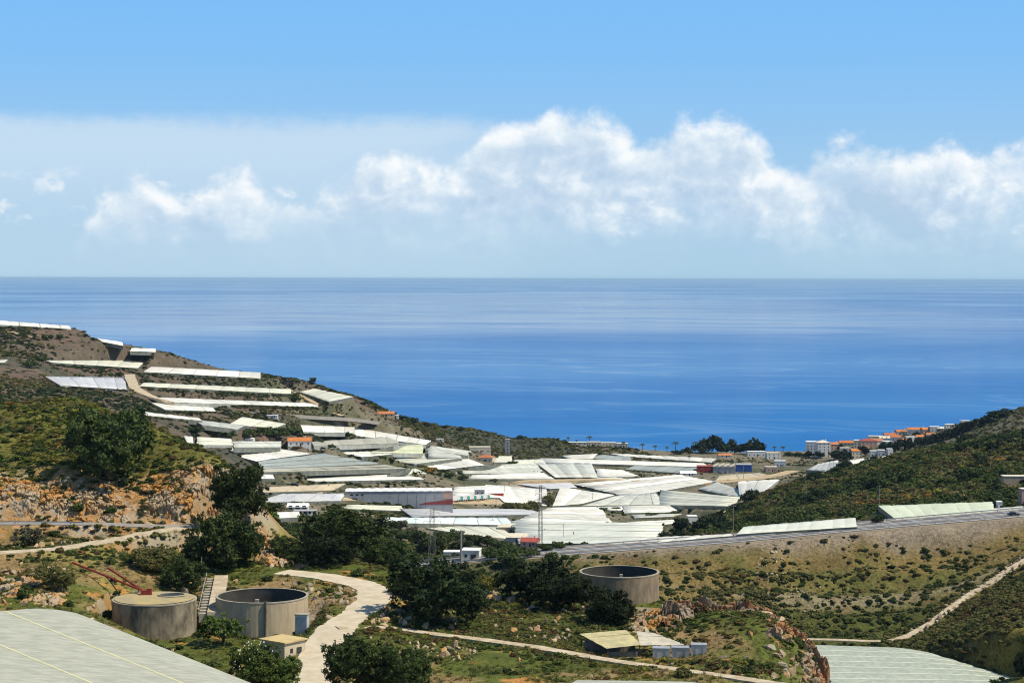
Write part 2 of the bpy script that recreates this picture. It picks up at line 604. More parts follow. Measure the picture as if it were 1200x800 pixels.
def ground(x, y, rough=True):
    x = np.atleast_1d(np.asarray(x, float))
    y = np.atleast_1d(np.asarray(y, float))
    z = base_z(x, y)
    if rough:
        a = np.clip(y / 1200.0, 0.15, 1.0)
        z = z + fbm(x, y, 55.0, 4, 3) * 2.4 * a * (z > -6) + fbm(x, y, 9.0, 4, 5) * 0.55
        # rock steps in the cut above the near road
        cw = sstep(y, 432, 440) * (1 - sstep(y, 456, 475)) * (1 - sstep(x / y, -0.155, -0.135)) 
        z = z + cw * fbm(x, y, 7.0, 4, 21) * 1.6
        # old cultivation terraces on the bank below the highway
        bk = sstep(y, 560, 600) * sstep(x / y, 0.03, 0.06) * (y < 700)
        if bk.any() and HIGHWAY:
            m = bk > 0
            hd, _ = seg_dist(x[m], y[m], HIGHWAY[::4])
            w = sstep(hd, 18, 26) * (1 - sstep(hd, 66, 80))
            z[m] = z[m] + bk[m] * w * 0.9 * np.sin(hd * 2 * math.pi / 15.0 + fbm(x[m], y[m], 40, 2, 61) * 2.5)
    for box, fn in CARVE:
        m = (x > box[0]) & (x < box[1]) & (y > box[2]) & (y < box[3])
        if m.any():
            z[m] = fn(x[m], y[m], z[m])
    return z


def gz(x, y):
    return float(ground([x], [y])[0])


def hit(px, py, dmin, dmax, lift=0.0, n=500, rough=True):
    """first point of the ground (raised by lift) along the line of sight through (px, py)"""
    ds = np.exp(np.linspace(math.log(dmin), math.log(dmax), n))
    xs = (px - 600) / F * ds
    ray = CAMZ - (py - PY0) * ds / F
    g = (ground(xs, ds) if rough else base_z(xs, ds)) + lift
    k = np.where(ray <= g)[0]
    if len(k) == 0:
        i = int(np.argmin(ray - g))
    else:
        i = int(k[0])
        if i > 0:
            t = (ray[i - 1] - g[i - 1]) / max(1e-6, (ray[i - 1] - g[i - 1]) - (ray[i] - g[i]))
            d = ds[i - 1] + t * (ds[i] - ds[i - 1])
            return Vector(((px - 600) / F * d, d, CAMZ - (py - PY0) * d / F))
    d = ds[i]
    return Vector(((px - 600) / F * d, d, float(g[i])))

# ------------------------------------------------------------------ roads, level pads and plots, set out before the ground is meshed
def smooth_line(pts, step):
    """Catmull-Rom through 3-D points, resampled about every step metres"""
    P = [Vector(p) for p in pts]
    P = [P[0] * 2 - P[1]] + P + [P[-1] * 2 - P[-2]]
    out = []
    for i in range(1, len(P) - 2):
        n = max(2, int((P[i + 1] - P[i]).length / step))
        for k in range(n):
            t = k / n
            a, b, c, d = P[i - 1], P[i], P[i + 1], P[i + 2]
            out.append(0.5 * ((2 * b) + (c - a) * t + (2 * a - 5 * b + 4 * c - d) * t * t + (3 * b - a - 3 * c + d) * t ** 3))
    out.append(P[-2])
    return out


HIGHWAY = smooth_line([unp(440, 668, 705), unp(520, 659, 696), unp(600, 651, 690), unp(700, 643.5, 692), unp(860, 631, 698), unp(1000, 617.5, 705), unp(1200, 600, 715), unp(1400, 582, 730)], 6)
ROAD_NEAR = smooth_line([unp(-150, 616, 428), unp(0, 614.5, 435), unp(100, 615, 438), unp(180, 617.5, 440), unp(232, 618, 442), unp(262, 612, 452)], 3)
TRACK_NEAR = smooth_line([unp(-90, 664, 380), unp(-20, 651, 394), (unp(60, 645, 403)), unp(130, 634.5, 418), unp(190, 623, 432), unp(215, 619.5, 438)], 1.2)
PATH_MAIN = smooth_line([unp(362, 812, 318), unp(370, 780, 335), unp(388, 745, 353), unp(415, 722, 370), unp(440, 700, 388), unp(428, 687, 400), unp(385, 677, 408), unp(330, 671, 413)], 0.9)
_j = min(PATH_MAIN, key=lambda p: abs(p.y - 358))
PATH_LANE = smooth_line([_j, unp(455, 737, 362), unp(510, 744, 360), unp(620, 758, 351), unp(720, 775, 341), unp(830, 790, 329), unp(920, 803, 318)], 0.9)
TRACK_HILL = smooth_line([hit(px, py, 1100, 1800, 0, 300, False) for px, py in ((152, 440), (155, 449), (160, 457), (176, 465), (205, 474))], 8)
TRACK_HILL2 = smooth_line([unp(-20, 386, 1640), unp(0, 388, 1630), unp(20, 392.5, 1610), unp(47, 398.5, 1600)], 8)
TRACK_HILL3 = smooth_line([unp(325, 450, 1830), unp(345, 461, 1760), unp(368, 472, 1720), unp(388, 483, 1690), unp(402, 488, 1680)], 8)
ROAD_COAST = smooth_line([unp(235, 484.5, 1500), unp(300, 484.5, 1520), unp(360, 488, 1590), unp(420, 492, 1690), unp(480, 503, 1800)], 12)
ROAD_VALLEY = smooth_line([unp(560, 566, 1560), unp(640, 563, 1600), unp(720, 562, 1640), unp(800, 566, 1630), unp(860, 563, 1660), unp(905, 557, 1710), unp(930, 551, 1760)], 12)
TRACK_BANK = smooth_line([unp(930, 748, 612), unp(985, 749, 610), unp(1040, 750, 609), unp(1075, 739, 616), unp(1110, 715, 630), unp(1135, 697, 642), unp(1165, 679, 650), unp(1200, 656, 660), unp(1260, 622, 676)], 3)
TRACK_SPUR = smooth_line([unp(1122, 586, 850), unp(1140, 578, 880), unp(1166, 573, 900)], 6)
for line, half, soft in ((HIGHWAY, 13.5, 10), (ROAD_NEAR, 3.6, 2.5), (TRACK_NEAR, 2.6, 2.5), (PATH_LANE, 2.2, 2.5), (PATH_MAIN, 3.9, 2.5), (TRACK_HILL, 6, 8), (TRACK_HILL2, 4, 6), (TRACK_HILL3, 4, 6), (ROAD_COAST, 7, 10),
                         (ROAD_VALLEY, 7, 10), (TRACK_BANK, 2.2, 3), (TRACK_SPUR, 3, 4)):
    carve_line(line[::2] + [line[-1]] if len(line) > 60 else line, half, soft)

TANKS = {'covered': (unp(182, 742, 368), 8.0), 'open': (unp(308, 742, 374), 9.0), 'far': (unp(726.5, 700, 436), 9.05)}
for c, r in TANKS.values():
    p = [(c.x + a, c.y + b, c.z) for a, b in ((-r, -r), (r, -r), (r, r), (-r, r))]
    carve_quad(p, 3.0, 0.0)

# greenhouses: roof corners as seen (front left, front right, back right, back left), near and far limit, eaves height, colour, bays, label
W, G, C_, Y, A_, L_ = 'plastic_white', 'plastic_grey', 'plastic_cream', 'plastic_yellow', 'plastic_aqua', 'plastic_lilac'
HILL, VAL = 'greenhouses on the terraced far hill', 'greenhouses on the valley floor'
GH = [
    ((0, 381.5, 82, 386, 80, 383, 0, 377.5), 1450, 1800, 3, W, 7, HILL, 'long white greenhouse on the topmost terrace of the far hill, against the sea'),
    ((112, 400, 144, 405.5, 143, 402, 107, 397), 1500, 1850, 3, W, 3, HILL, 'short white greenhouse on the crest of the far hill, stepping down towards the sea'),
    ((153, 412, 182, 413, 182, 409.5, 155, 409), 1550, 1900, 3, W, 3, HILL, 'small white greenhouse alone on the brown brow of the far hill'),
    ((63, 426, 160, 431.5, 169, 423.5, 56, 424), 1300, 1750, 3, C_, 8, HILL, 'pale greenhouse with a pointed tip just above the bend of the hill track'),
    ((72, 452, 147, 456.5, 145, 444, 55, 443), 1150, 1600, 3, L_, 7, HILL, 'broad pale grey greenhouse right beside the curving pale hill track'),
    ((-12, 427, 6, 425.5, 9, 423, -12, 424), 1200, 1700, 3, C_, 2, HILL, 'pale tip of a greenhouse showing among dark bushes on the far hill'),
    ((171, 436.5, 303, 443, 303, 437, 180, 431), 1450, 1850, 3, W, 10, HILL, 'long bright white greenhouse on the terrace edge directly against the sea'),
    ((167, 453.5, 338, 461, 338, 456.5, 172, 450), 1350, 1850, 3, C_, 12, HILL, 'very long thin pale greenhouse one terrace below the bright white one'),
    ((207, 472, 370, 476.5, 368, 473, 188, 467), 1250, 1800, 3, W, 12, HILL, 'long white greenhouse on the terrace where the hill track ends'),
    ((195, 480.5, 252, 482, 248, 477.5, 178, 473), 1200, 1700, 3, W, 5, HILL, 'short white greenhouse below the foot of the curving hill track'),
    ((172, 487.5, 236, 493, 233, 490.5, 168, 484), 1150, 1600, 3, W, 5, HILL, 'narrow white greenhouse above the dark gully on the far hill'),
    ((238, 498.5, 278, 503, 287, 499, 228, 493), 1150, 1600, 3, G, 4, HILL, 'ragged grey-white greenhouse running downhill above dark trees'),
    ((270, 497.5, 322, 501.5, 334, 497, 285, 490), 1200, 1700, 3, C_, 4, HILL, 'cream humped greenhouse above the wooded gully with the orange-roofed house'),
    ((352, 460, 386, 470, 413, 465, 368, 456.5), 1500, 1900, 4, C_, 5, HILL, 'large cream greenhouse on the seaward spur with a tall dark end wall'),
    ((357, 506, 414, 507, 415, 501, 354, 499), 1300, 1800, 3, W, 5, HILL, 'white greenhouse with a scalloped edge uphill of the beige net house'),
    ((418, 510.5, 498, 520, 504, 516, 415, 502), 1400, 1900, 3, W, 7, HILL, 'bright white scalloped greenhouse running down to the valley from the far hill'),
    ((370, 522, 466, 519, 462, 512.5, 367, 518), 1250, 1800, 4, 'net_beige', 7, HILL, 'beige net house with a dark open front behind the orange-roofed house'),
    ((220, 519, 227, 519.5, 226, 513, 216, 512), 1050, 1450, 3, W, 2, VAL, 'tiny white greenhouse next to the yellow-green knoll'),
    ((231, 521.5, 272, 521.5, 270, 515, 233, 513), 1050, 1450, 3, C_, 4, VAL, 'off-white greenhouse with bulging roof next to a small white shed'),
    ((276, 524.5, 328, 524, 329, 518, 274, 518), 1050, 1500, 3, G, 5, VAL, 'grey-green greenhouse beside the orange-roofed house'),
    ((300, 539.5, 363, 531.5, 328, 527, 229, 522.5), 1050, 1500, 3, W, 9, VAL, 'white greenhouse with a saw-toothed edge beside the striped net tunnels'),
    ((372, 564, 496, 561.3, 466, 556, 343, 559), 1050, 1500, 4, W, 11, VAL, 'long white greenhouse behind the grey packing hall'),
    ((424, 535, 459, 532, 400, 526, 379, 527.5), 1200, 1700, 3, W, 5, VAL, 'brilliant white diamond-shaped greenhouse beside the striped net tunnels'),
    ((436, 529.5, 494, 531, 496, 521.5, 462, 523), 1250, 1800, 3, Y, 5, VAL, 'yellow-green greenhouse below the bright scalloped one'),
    ((486, 543, 535, 537, 500, 531.5, 430, 536.5), 1250, 1800, 3, C_, 7, VAL, 'cream greenhouse with a dark hedge along its lower edge'),
    ((503, 535, 541, 536.5, 535, 530, 503, 527.5), 1300, 1850, 3, G, 4, VAL, 'small grey greenhouse uphill of the bush with orange leaves'),
    ((518, 549.5, 567, 544.5, 548, 538, 486, 544.5), 1250, 1800, 3, W, 6, VAL, 'white tongue-shaped greenhouse beside the terracotta house'),
    ((533, 554.3, 634, 553.8, 629, 543.5, 574, 544.6), 1300, 1850, 3, G, 8, VAL, 'wide grey-white greenhouse below the terracotta house'),
    ((552, 560.6, 648, 560.6, 635, 554.3, 555, 556.5), 1250, 1800, 3, W, 8, VAL, 'narrow white greenhouse along the valley road below the wide grey one'),
    ((658, 557.8, 700, 557.8, 693, 543.5, 640, 543.5), 1300, 1850, 3, G, 5, VAL, 'grey-green greenhouse with a rounded shoulder along the valley road'),
    ((701, 557.8, 749, 557, 728, 550.4, 700, 549), 1300, 1850, 3, W, 4, VAL, 'white greenhouse tapering to a point at a small dark door'),
    ((640, 541.5, 825, 546, 822, 542, 637, 537), 1350, 1950, 3, W, 14, VAL, 'very long thin white greenhouse reaching to the red building'),
    ((668, 537, 694, 537, 700, 531.5, 660, 533.5), 1450, 2000, 3, W, 3, VAL, 'white greenhouse on the seaward rim of the plain with grey end wall'),
    ((735, 534.5, 832, 540.5, 838, 536.5, 717, 531.5), 1450, 2000, 3, W, 8, VAL, 'white greenhouse strip on the seaward rim leading to the sheds'),
    ((737, 580, 836, 564, 792, 557, 677, 566.5), 1300, 1750, 4, W, 9, VAL, 'huge bright white greenhouse with a lumpy edge beside the valley lane'),
    ((684, 591.5, 778, 589.5, 768, 578, 722, 581), 1150, 1650, 3, G, 7, VAL, 'grey-white greenhouse below the huge bright one'),
    ((774, 590, 858, 591.5, 866, 582, 776, 574.5), 1150, 1650, 3, C_, 5, VAL, 'cream greenhouse at the foot of the scrubby spur beside a dark tree clump'),
    ((649, 591.6, 682, 589, 719, 580, 658, 571.7), 1150, 1650, 3, W, 5, VAL, 'white greenhouse with crossing roof lines behind the round green tree'),
    ((592, 587, 640, 591, 640, 574, 570, 569), 1150, 1650, 3, W, 5, VAL, 'white greenhouse behind the clipped olive-green hedge'),
    ((645, 572, 676, 570.5, 668, 565, 602, 566.5), 1250, 1700, 3, L_, 3, VAL, 'low lilac-grey greenhouse beside the valley road'),
    ((820, 572.3, 866, 581, 878, 576, 841, 565.5), 1250, 1750, 3, G, 4, VAL, 'grey-white greenhouse beside the white car on the lane'),
    ((868, 580.5, 893, 577, 913, 562, 866, 564.5), 1250, 1750, 3, W, 4, VAL, 'bright white greenhouse partly behind the scrubby spur'),
    ((733, 600, 790, 599, 806, 591.5, 733, 592.3), 1100, 1600, 3, W, 6, VAL, 'thin white greenhouse above the green weedy plot'),
    ((606, 610, 718, 615.5, 702, 594.5, 645, 595.5), 1050, 1550, 3, W, 8, VAL, 'brilliant white billowing greenhouse beside the tall lattice pylon'),
    ((611, 635, 765, 636, 776, 613.5, 605, 611.5), 1000, 1450, 4, 'plastic_pale', 12, VAL, 'vast pale greenhouse just beyond the highway with cypresses before it'),
    ((740, 618, 790, 612.5, 794, 608.5, 738, 611), 1050, 1500, 3, W, 4, VAL, 'small white greenhouse beside the weedy green plot'),
    ((487, 604.5, 640, 602, 612, 596.5, 472, 596.5), 1050, 1500, 4, L_, 11, VAL, 'lilac-grey greenhouse below the lorry yard'),
    ((440, 612, 600, 614.5, 592, 607, 455, 607), 1000, 1450, 4, A_, 11, VAL, 'pale aqua greenhouse one plot below the lilac-grey one'),
    ((548, 626, 606, 631, 586, 618, 482, 616), 950, 1400, 3, C_, 7, VAL, 'cream greenhouse above the dark orchard'),
    ((304, 588.5, 398, 586.5, 404, 579, 326, 580), 950, 1400, 3, L_, 7, VAL, 'grey-white greenhouse beside the grey packing hall and white sheds'),
    ((300, 608, 352, 606, 350, 600, 300, 602), 850, 1300, 3, W, 4, VAL, 'white greenhouse half hidden by dark trees at the shelf edge'),
    ((303, 561, 322, 561, 320, 557, 303, 556.5), 1000, 1450, 3, W, 2, VAL, 'small white greenhouse at the end of the striped net tunnels'),
    ((580, 541, 600, 541, 600, 534.5, 582, 534.5), 1350, 1900, 3, C_, 2, VAL, 'small cream greenhouse beside the terracotta house'),
    ((604, 545, 630, 543, 628, 538.5, 604, 539), 1350, 1900, 3, W, 3, VAL, 'small white greenhouse with a hedge in the middle of the plain'),
    ((722, 640.5, 862, 629.5, 860, 625, 752, 629.5), 700, 1100, 3, W, 9, 'greenhouses along the highway', 'thin white greenhouse strip running along the far side of the highway'),
    ((864, 627, 1005, 616, 1003, 605.5, 872, 616.5), 700, 1000, 4, 'plastic_pale', 10, 'greenhouses along the highway', 'pale wedge-shaped greenhouse beside the highway at the foot of the scrubby spur'),
    ((1055, 611, 1165, 598, 1165, 586.5, 1030, 591.5), 710, 1000, 4, 'plastic_mint', 9, 'greenhouses along the highway', 'mint-tinted greenhouse beside the highway with dark hedges cut into it'),
    ((1108, 603, 1200, 594.5, 1200, 591.5, 1112, 599), 710, 950, 3, 'plastic_pale', 6, 'greenhouses along the highway', 'low pale greenhouse squeezed between dark hedge and highway'),
    ((946, 549.5, 985, 552, 983, 538.5, 958, 543), 1350, 1900, 4, W, 5, 'greenhouses below the village', 'white greenhouse below the village beside a dark tree'),
    ((1003, 545.5, 1014, 541.5, 1013, 536, 996, 538), 1350, 1950, 3, W, 2, 'greenhouses below the village', 'small white greenhouse corner peeping over the spur below the village'),
    ((1017, 540.5, 1041, 535, 1041, 533, 1015, 537), 1350, 1950, 3, W, 3, 'greenhouses below the village', 'narrow white greenhouse below the bright white terraced houses'),
    ((533, 579.5, 590, 582.5, 569, 569.5, 533, 571), 1150, 1650, 3, W, 5, VAL, 'white greenhouse roof beside the lorry row and red fascia'),
    ((651, 558, 657, 557.8, 639, 543.5, 630, 543.5), 1300, 1850, 3, W, 1, VAL, 'narrow white sliver of roof wedged between two grey greenhouses'),
    ((702, 597, 735, 597, 734, 593, 700, 593.6), 1100, 1600, 3, W, 3, VAL, 'thin white roof above the dark weedy hummock'),
    ((600, 544.2, 640, 543.2, 636, 538, 606, 539.5), 1350, 1900, 3, C_, 3, VAL, 'cream greenhouse between the terracotta house and the long thin roof'),
    ((690, 564.5, 735, 561.5, 720, 558.8, 690, 560.5), 1300, 1800, 2, C_, 3, VAL, 'low cream roof between the valley road and the huge bright greenhouse'),
    ((745, 606, 788, 604.5, 800, 601.5, 742, 602.5), 1080, 1550, 2, G, 3, VAL, 'low grey-white roof beside the weedy plot and cottage trees'),
    ((500, 527, 548, 533, 552, 528.5, 508, 523), 1350, 1900, 3, G, 4, VAL, 'grey-white roof below the dark coastal slope and ruin'),
    ((455, 556, 500, 554.5, 488, 549.5, 478, 550.5), 1200, 1700, 2, C_, 3, VAL, 'small cream roof between the net tunnels and orange-leaved bush'),
    ((405, 596, 470, 598, 470, 593, 408, 592), 1050, 1500, 2, C_, 5, VAL, 'low cream roof below the packing hall yard'),
    ((606, 622, 640, 622.5, 640, 617, 606, 616), 950, 1400, 2, 'plastic_pale', 3, VAL, 'pale roof beside the brown humped shed'),
    ((840, 562, 905, 557, 890, 553.5, 845, 556.5), 1350, 1850, 1.6, 'plastic_sand', 5, VAL, 'sand-coloured flat roof along the sandy road'),
    ((306, 577, 390, 574.5, 404, 567.5, 310, 571.5), 1000, 1500, 1.2, 'plastic_sand', 6, VAL, 'sand-coloured low plot cover with two dark vans before it'),
    ((735, 549.5, 800, 553.5, 820, 547.5, 745, 545.5), 1400, 1900, 1.6, 'plastic_net', 5, VAL, 'dark grey net plot beside the red warehouse'),
    ((690, 536.5, 740, 540, 738, 535, 705, 533), 1450, 1950, 1.6, 'plastic_net', 4, VAL, 'dark grey net plot on the seaward rim of the plain'),
]
# five net tunnels lying side by side like stripes
for k, (t0, t1) in enumerate(((0, .19), (.26, .45), (.52, .68), (.74, .86), (.91, 1))):
    def _l(t):
        return (303 + 6 * t, 541.5 + 12 * t)
    def _r(t):
        return (380 + 98 * t, 531.5 + 17.5 * t)
    GH.append(((*_l(t1), *_r(t1), *_r(t0), *_l(t0)), 1050, 1700, 3, ('plastic_net' if k < 3 else 'net_beige'), 5, 'striped net tunnels',
               ['uppermost grey-green net tunnel of the striped row, below the serrated white roof', 'second grey-green net tunnel of the striped row', 'third and narrowest grey-green net tunnel of the striped row', 'beige net tunnel touching the grey-green ones of the striped row', 'beige net tunnel closing the striped row at the long white roof'][k]))

PLOTS = []
for (q, dmin, dmax, h, m, nb, grp, lab) in GH:
    h = h * 0.46
    if grp in (VAL, HILL):              # plots lie edge to edge on the plain
        mx, my = sum(q[0::2]) / 4, sum(q[1::2]) / 4
        q = [mx + (v - mx) * 1.04 if i % 2 == 0 else my + (v - my) * 1.13 for i, v in enumerate(q)]
    fl = hit(q[0], q[1], dmin, dmax, h, 300, False)
    fr = hit(q[2], q[3], dmin, dmax, h, 300, False)
    if abs(fl.z - fr.z) > 0.12 * (fl - fr).length:        # keep roofs near level from end to end
        zm = (fl.z + fr.z) / 2
        lim = 0.06 * (fl - fr).length
        zl = zm + max(-lim, min(lim, fl.z - zm))
        zr = zm + max(-lim, min(lim, fr.z - zm))
        d = (CAMZ - zl) * F / (q[1] - PY0)
        fl = unp(q[0], q[1], d)
        d = (CAMZ - zr) * F / (q[3] - PY0)
        fr = unp(q[2], q[3], d)
    br = unp(q[4], q[5], (CAMZ - fr.z - 0.5) * F / (q[5] - PY0))
    bl = unp(q[6], q[7], (CAMZ - fl.z - 0.5) * F / (q[7] - PY0))
    corners = [fl, fr, br, bl]
    PLOTS.append((corners, h, m, nb, grp, lab))
    carve_quad([tuple(c) for c in corners], 9.0 if fl.y > 900 else 6.0, h)

YARD_Q = [hit(px, py, 1000, 1700, 0.3, 300, False) for px, py in ((402, 590.5), (594, 590.5), (590, 578), (402, 579))]
carve_quad([tuple(c) for c in YARD_Q], 2.5, 0.0)
for corners, h, *_ in PLOTS:
    cap_quad([tuple(c) for c in corners], 0.55 * h)
# the two roofs close to the viewpoint
NEAR_ROOF = [unp(-270, 733, 312), unp(92, 712, 334), unp(356, 816, 292), unp(-6, 852, 258)]
carve_quad([tuple(c) for c in NEAR_ROOF], 5, 3.2)
EAST_ROOF = [unp(940, 815, 508), unp(1290, 818, 508), unp(1085, 758, 573), unp(945, 754, 578)]
carve_quad([tuple(c) for c in EAST_ROOF], 6, 3.2)
SLIVER = [unp(640, 820, 268), unp(872, 822, 266), unp(850, 798, 292), unp(680, 796, 294)]

OCC = [[(c.x, c.y) for c in YARD_Q]] + [([(c.x, c.y) for c in p[0]]) for p in PLOTS] + [[(c.x, c.y) for c in NEAR_ROOF], [(c.x, c.y) for c in EAST_ROOF]]


def blocked(x, y, margin=1.5):
    """true where a roof, a road or a tank stands"""
    x = np.asarray(x, float)
    y = np.asarray(y, float)
    res = np.zeros(x.shape, bool)
    for q in OCC:
        xs = [p[0] for p in q]
        ys = [p[1] for p in q]
        m = (x > min(xs) - margin) & (x < max(xs) + margin) & (y > min(ys) - margin) & (y < max(ys) + margin)
        if not m.any():
            continue
        cx, cyy = sum(xs) / 4, sum(ys) / 4
        sdd = np.full(m.sum(), -1e9)
        for i in range(4):
            a, b = q[i], q[(i + 1) % 4]
            ex, ey = b[0] - a[0], b[1] - a[1]
            l = math.hypot(ex, ey) + 1e-6
            nx, ny = ey / l, -ex / l
            if (cx - a[0]) * nx + (cyy - a[1]) * ny > 0:
                nx, ny = -nx, -ny
            sdd = np.maximum(sdd, (x[m] - a[0]) * nx + (y[m] - a[1]) * ny)
        res[m] |= sdd < margin
    for line, half in ((HIGHWAY, 12.5), (ROAD_NEAR, 3.2), (TRACK_NEAR, 2.2), (PATH_MAIN, 3.5), (PATH_LANE, 1.4), (TRACK_HILL, 6), (ROAD_COAST, 6), (ROAD_VALLEY, 8), (TRACK_BANK, 2.0)):
        d, _ = seg_dist(x, y, line[::2] + [line[-1]])
        res |= d < half + margin * 0.5
    for c, r in TANKS.values():
        res |= np.hypot(x - c.x, y - c.y) < r + 0.8
    return res

# ------------------------------------------------------------------ ground sheet
def cover(x, y, z):
    """base colour of bare ground and low sward, place by place"""
    px = 600 + F * x / y
    n1 = fbm(x, y, 30, 5, 40)
    n2 = fbm(x, y, 8, 5, 41)
    n3 = fbm(x, y, 140, 4, 42)
    n4 = fbm(x, y, 3.0, 4, 43)

    def mixc(a, b, t):
        t = np.clip(t, 0, 1)[:, None]
        return np.asarray(a) * (1 - t) + np.asarray(b) * t
    earth, clay, sand = (0.25, 0.170, 0.078), (0.38, 0.185, 0.055), (0.36, 0.30, 0.20)
    grass, dry, dark = (0.085, 0.102, 0.021), (0.21, 0.18, 0.055), (0.055, 0.06, 0.025)
    col = np.tile(np.array(earth), (len(x), 1))
    # shelf with tanks
    fg = mixc(mixc(earth, grass, sstep(n1 + n2 * 0.6, -0.42, 0.10)), dry, sstep(n2 - n1, 0.2, 0.7))
    fg = mixc(fg, clay, sstep(n2 + n4 * 0.7, 0.42, 0.75))
    col = fg
    k = sstep(px, 505, 540) * (1 - sstep(px, 660, 720)) * sstep(y, 345, 356) * (1 - sstep(y, 400, 416))
    col = mixc(col, mixc((0.035, 0.062, 0.014), (0.07, 0.085, 0.02), sstep(n2, -0.2, 0.5)), k * 0.85)
    # near knoll: bright sward
    k = sstep(y, 452, 466) * (1 - sstep(y, 620, 700)) * (1 - sstep(px, 270, 320))
    kn = mixc((0.14, 0.132, 0.030), (0.085, 0.092, 0.023), sstep(n2, -0.3, 0.4))
    kn = mixc(kn, (0.17, 0.12, 0.04), sstep(n1 + n4, 0.35, 0.9))
    col = mixc(col, kn, k)
    # bank below the highway
    k = sstep(y, 470, 520) * (1 - sstep(y, 735, 760)) * sstep(px, 430, 560)
    hw, _ = seg_dist(x, y, HIGHWAY[::3])
    bank = mixc((0.175, 0.130, 0.048), (0.105, 0.102, 0.030), sstep(n1 + 0.5 * n2, -0.2, 0.35))
    bank = mixc(bank, (0.15, 0.098, 0.045), sstep(n2 + n3, 0.45, 0.9))
    bank = mixc(bank, (0.068, 0.075, 0.021), sstep(hw + n1 * 10, 48, 66) * (1 - sstep(px, 1080, 1130)))
    bank = mixc(bank, mixc((0.17, 0.14, 0.035), (0.10, 0.10, 0.026), sstep(n2, -0.1, 0.5)), sstep(px, 1105, 1140) * sstep(y, 490, 505) * (1 - sstep(y, 548, 566)))
    bank = mixc((0.225, 0.185, 0.135), bank, sstep(hw + n2 * 3 + n1 * 4, 13.5, 22))
    bank = mixc(bank, (0.30, 0.25, 0.17), 0.55 * np.exp(-((hw - 47 - n1 * 5) / 3.5) ** 2))
    col = mixc(col, bank, k)
    # valley and plain
    k = sstep(y, 740, 800)
    va = mixc((0.165, 0.145, 0.098), (0.088, 0.090, 0.050), sstep(n1 + n3, -0.3, 0.3))
    va = mixc(va, sand, sstep(n3 - n1 * 0.5, 0.25, 0.6))
    col = mixc(col, va, k)
    # orchard hollow
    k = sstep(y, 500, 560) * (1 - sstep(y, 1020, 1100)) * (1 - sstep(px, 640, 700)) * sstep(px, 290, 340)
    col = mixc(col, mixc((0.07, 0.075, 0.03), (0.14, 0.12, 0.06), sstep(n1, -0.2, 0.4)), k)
    # terraced hill and coast strip
    hill = mixc((0.110, 0.088, 0.062), (0.062, 0.064, 0.045), sstep(n3 + n1 * 0.6, -0.25, 0.3))
    hill = mixc(hill, (0.135, 0.088, 0.065), sstep(n1 - n3, 0.3, 0.7))
    k = sstep(y, 900, 1050) * (1 - sstep(px + (y - 1500) * 0.28, 330, 400)) * sstep(z, 55, 75)
    k = np.maximum(k, sstep(y, 1740, 1840) * (1 - sstep(px, 660, 720)))
    col = mixc(col, hill, k)
    # scrub spur and headland
    k = sstep(y, 760, 800) * sstep(px - (1300 - y) * 0.0, 780, 860) * sstep(z, 34, 46)
    k = np.maximum(k, sstep(px, 1000, 1060) * sstep(z, 10, 20) * sstep(y, 1000, 1100))
    col = mixc(col, mixc((0.075, 0.068, 0.03), (0.13, 0.10, 0.045), sstep(n1 + n2, 0.0, 0.6)), k)
    k = sstep(px, 1000, 1060) * sstep(z, 10, 20) * sstep(y, 1450, 1600)
    col = mixc(col, mixc((0.105, 0.098, 0.062), (0.15, 0.13, 0.085), sstep(n1 + n3, -0.1, 0.5)), k)
    # beach
    k = sstep(y, 1990, 2030) * (1 - sstep(z, 1.0, 4.5)) * sstep(px, 640, 700)
    col = mixc(col, (0.33, 0.29, 0.23), k)
    # rock cut above the near road
    cw = sstep(y, 430, 436) * (1 - sstep(y, 452, 462)) * (1 - sstep(px, 285, 300))
    rk = mixc((0.36, 0.20, 0.075), (0.36, 0.31, 0.235), sstep(n2 + n4 * 0.6, -0.15, 0.3))
    col = mixc(col, rk, cw)
    return np.clip(col, 0, 1)


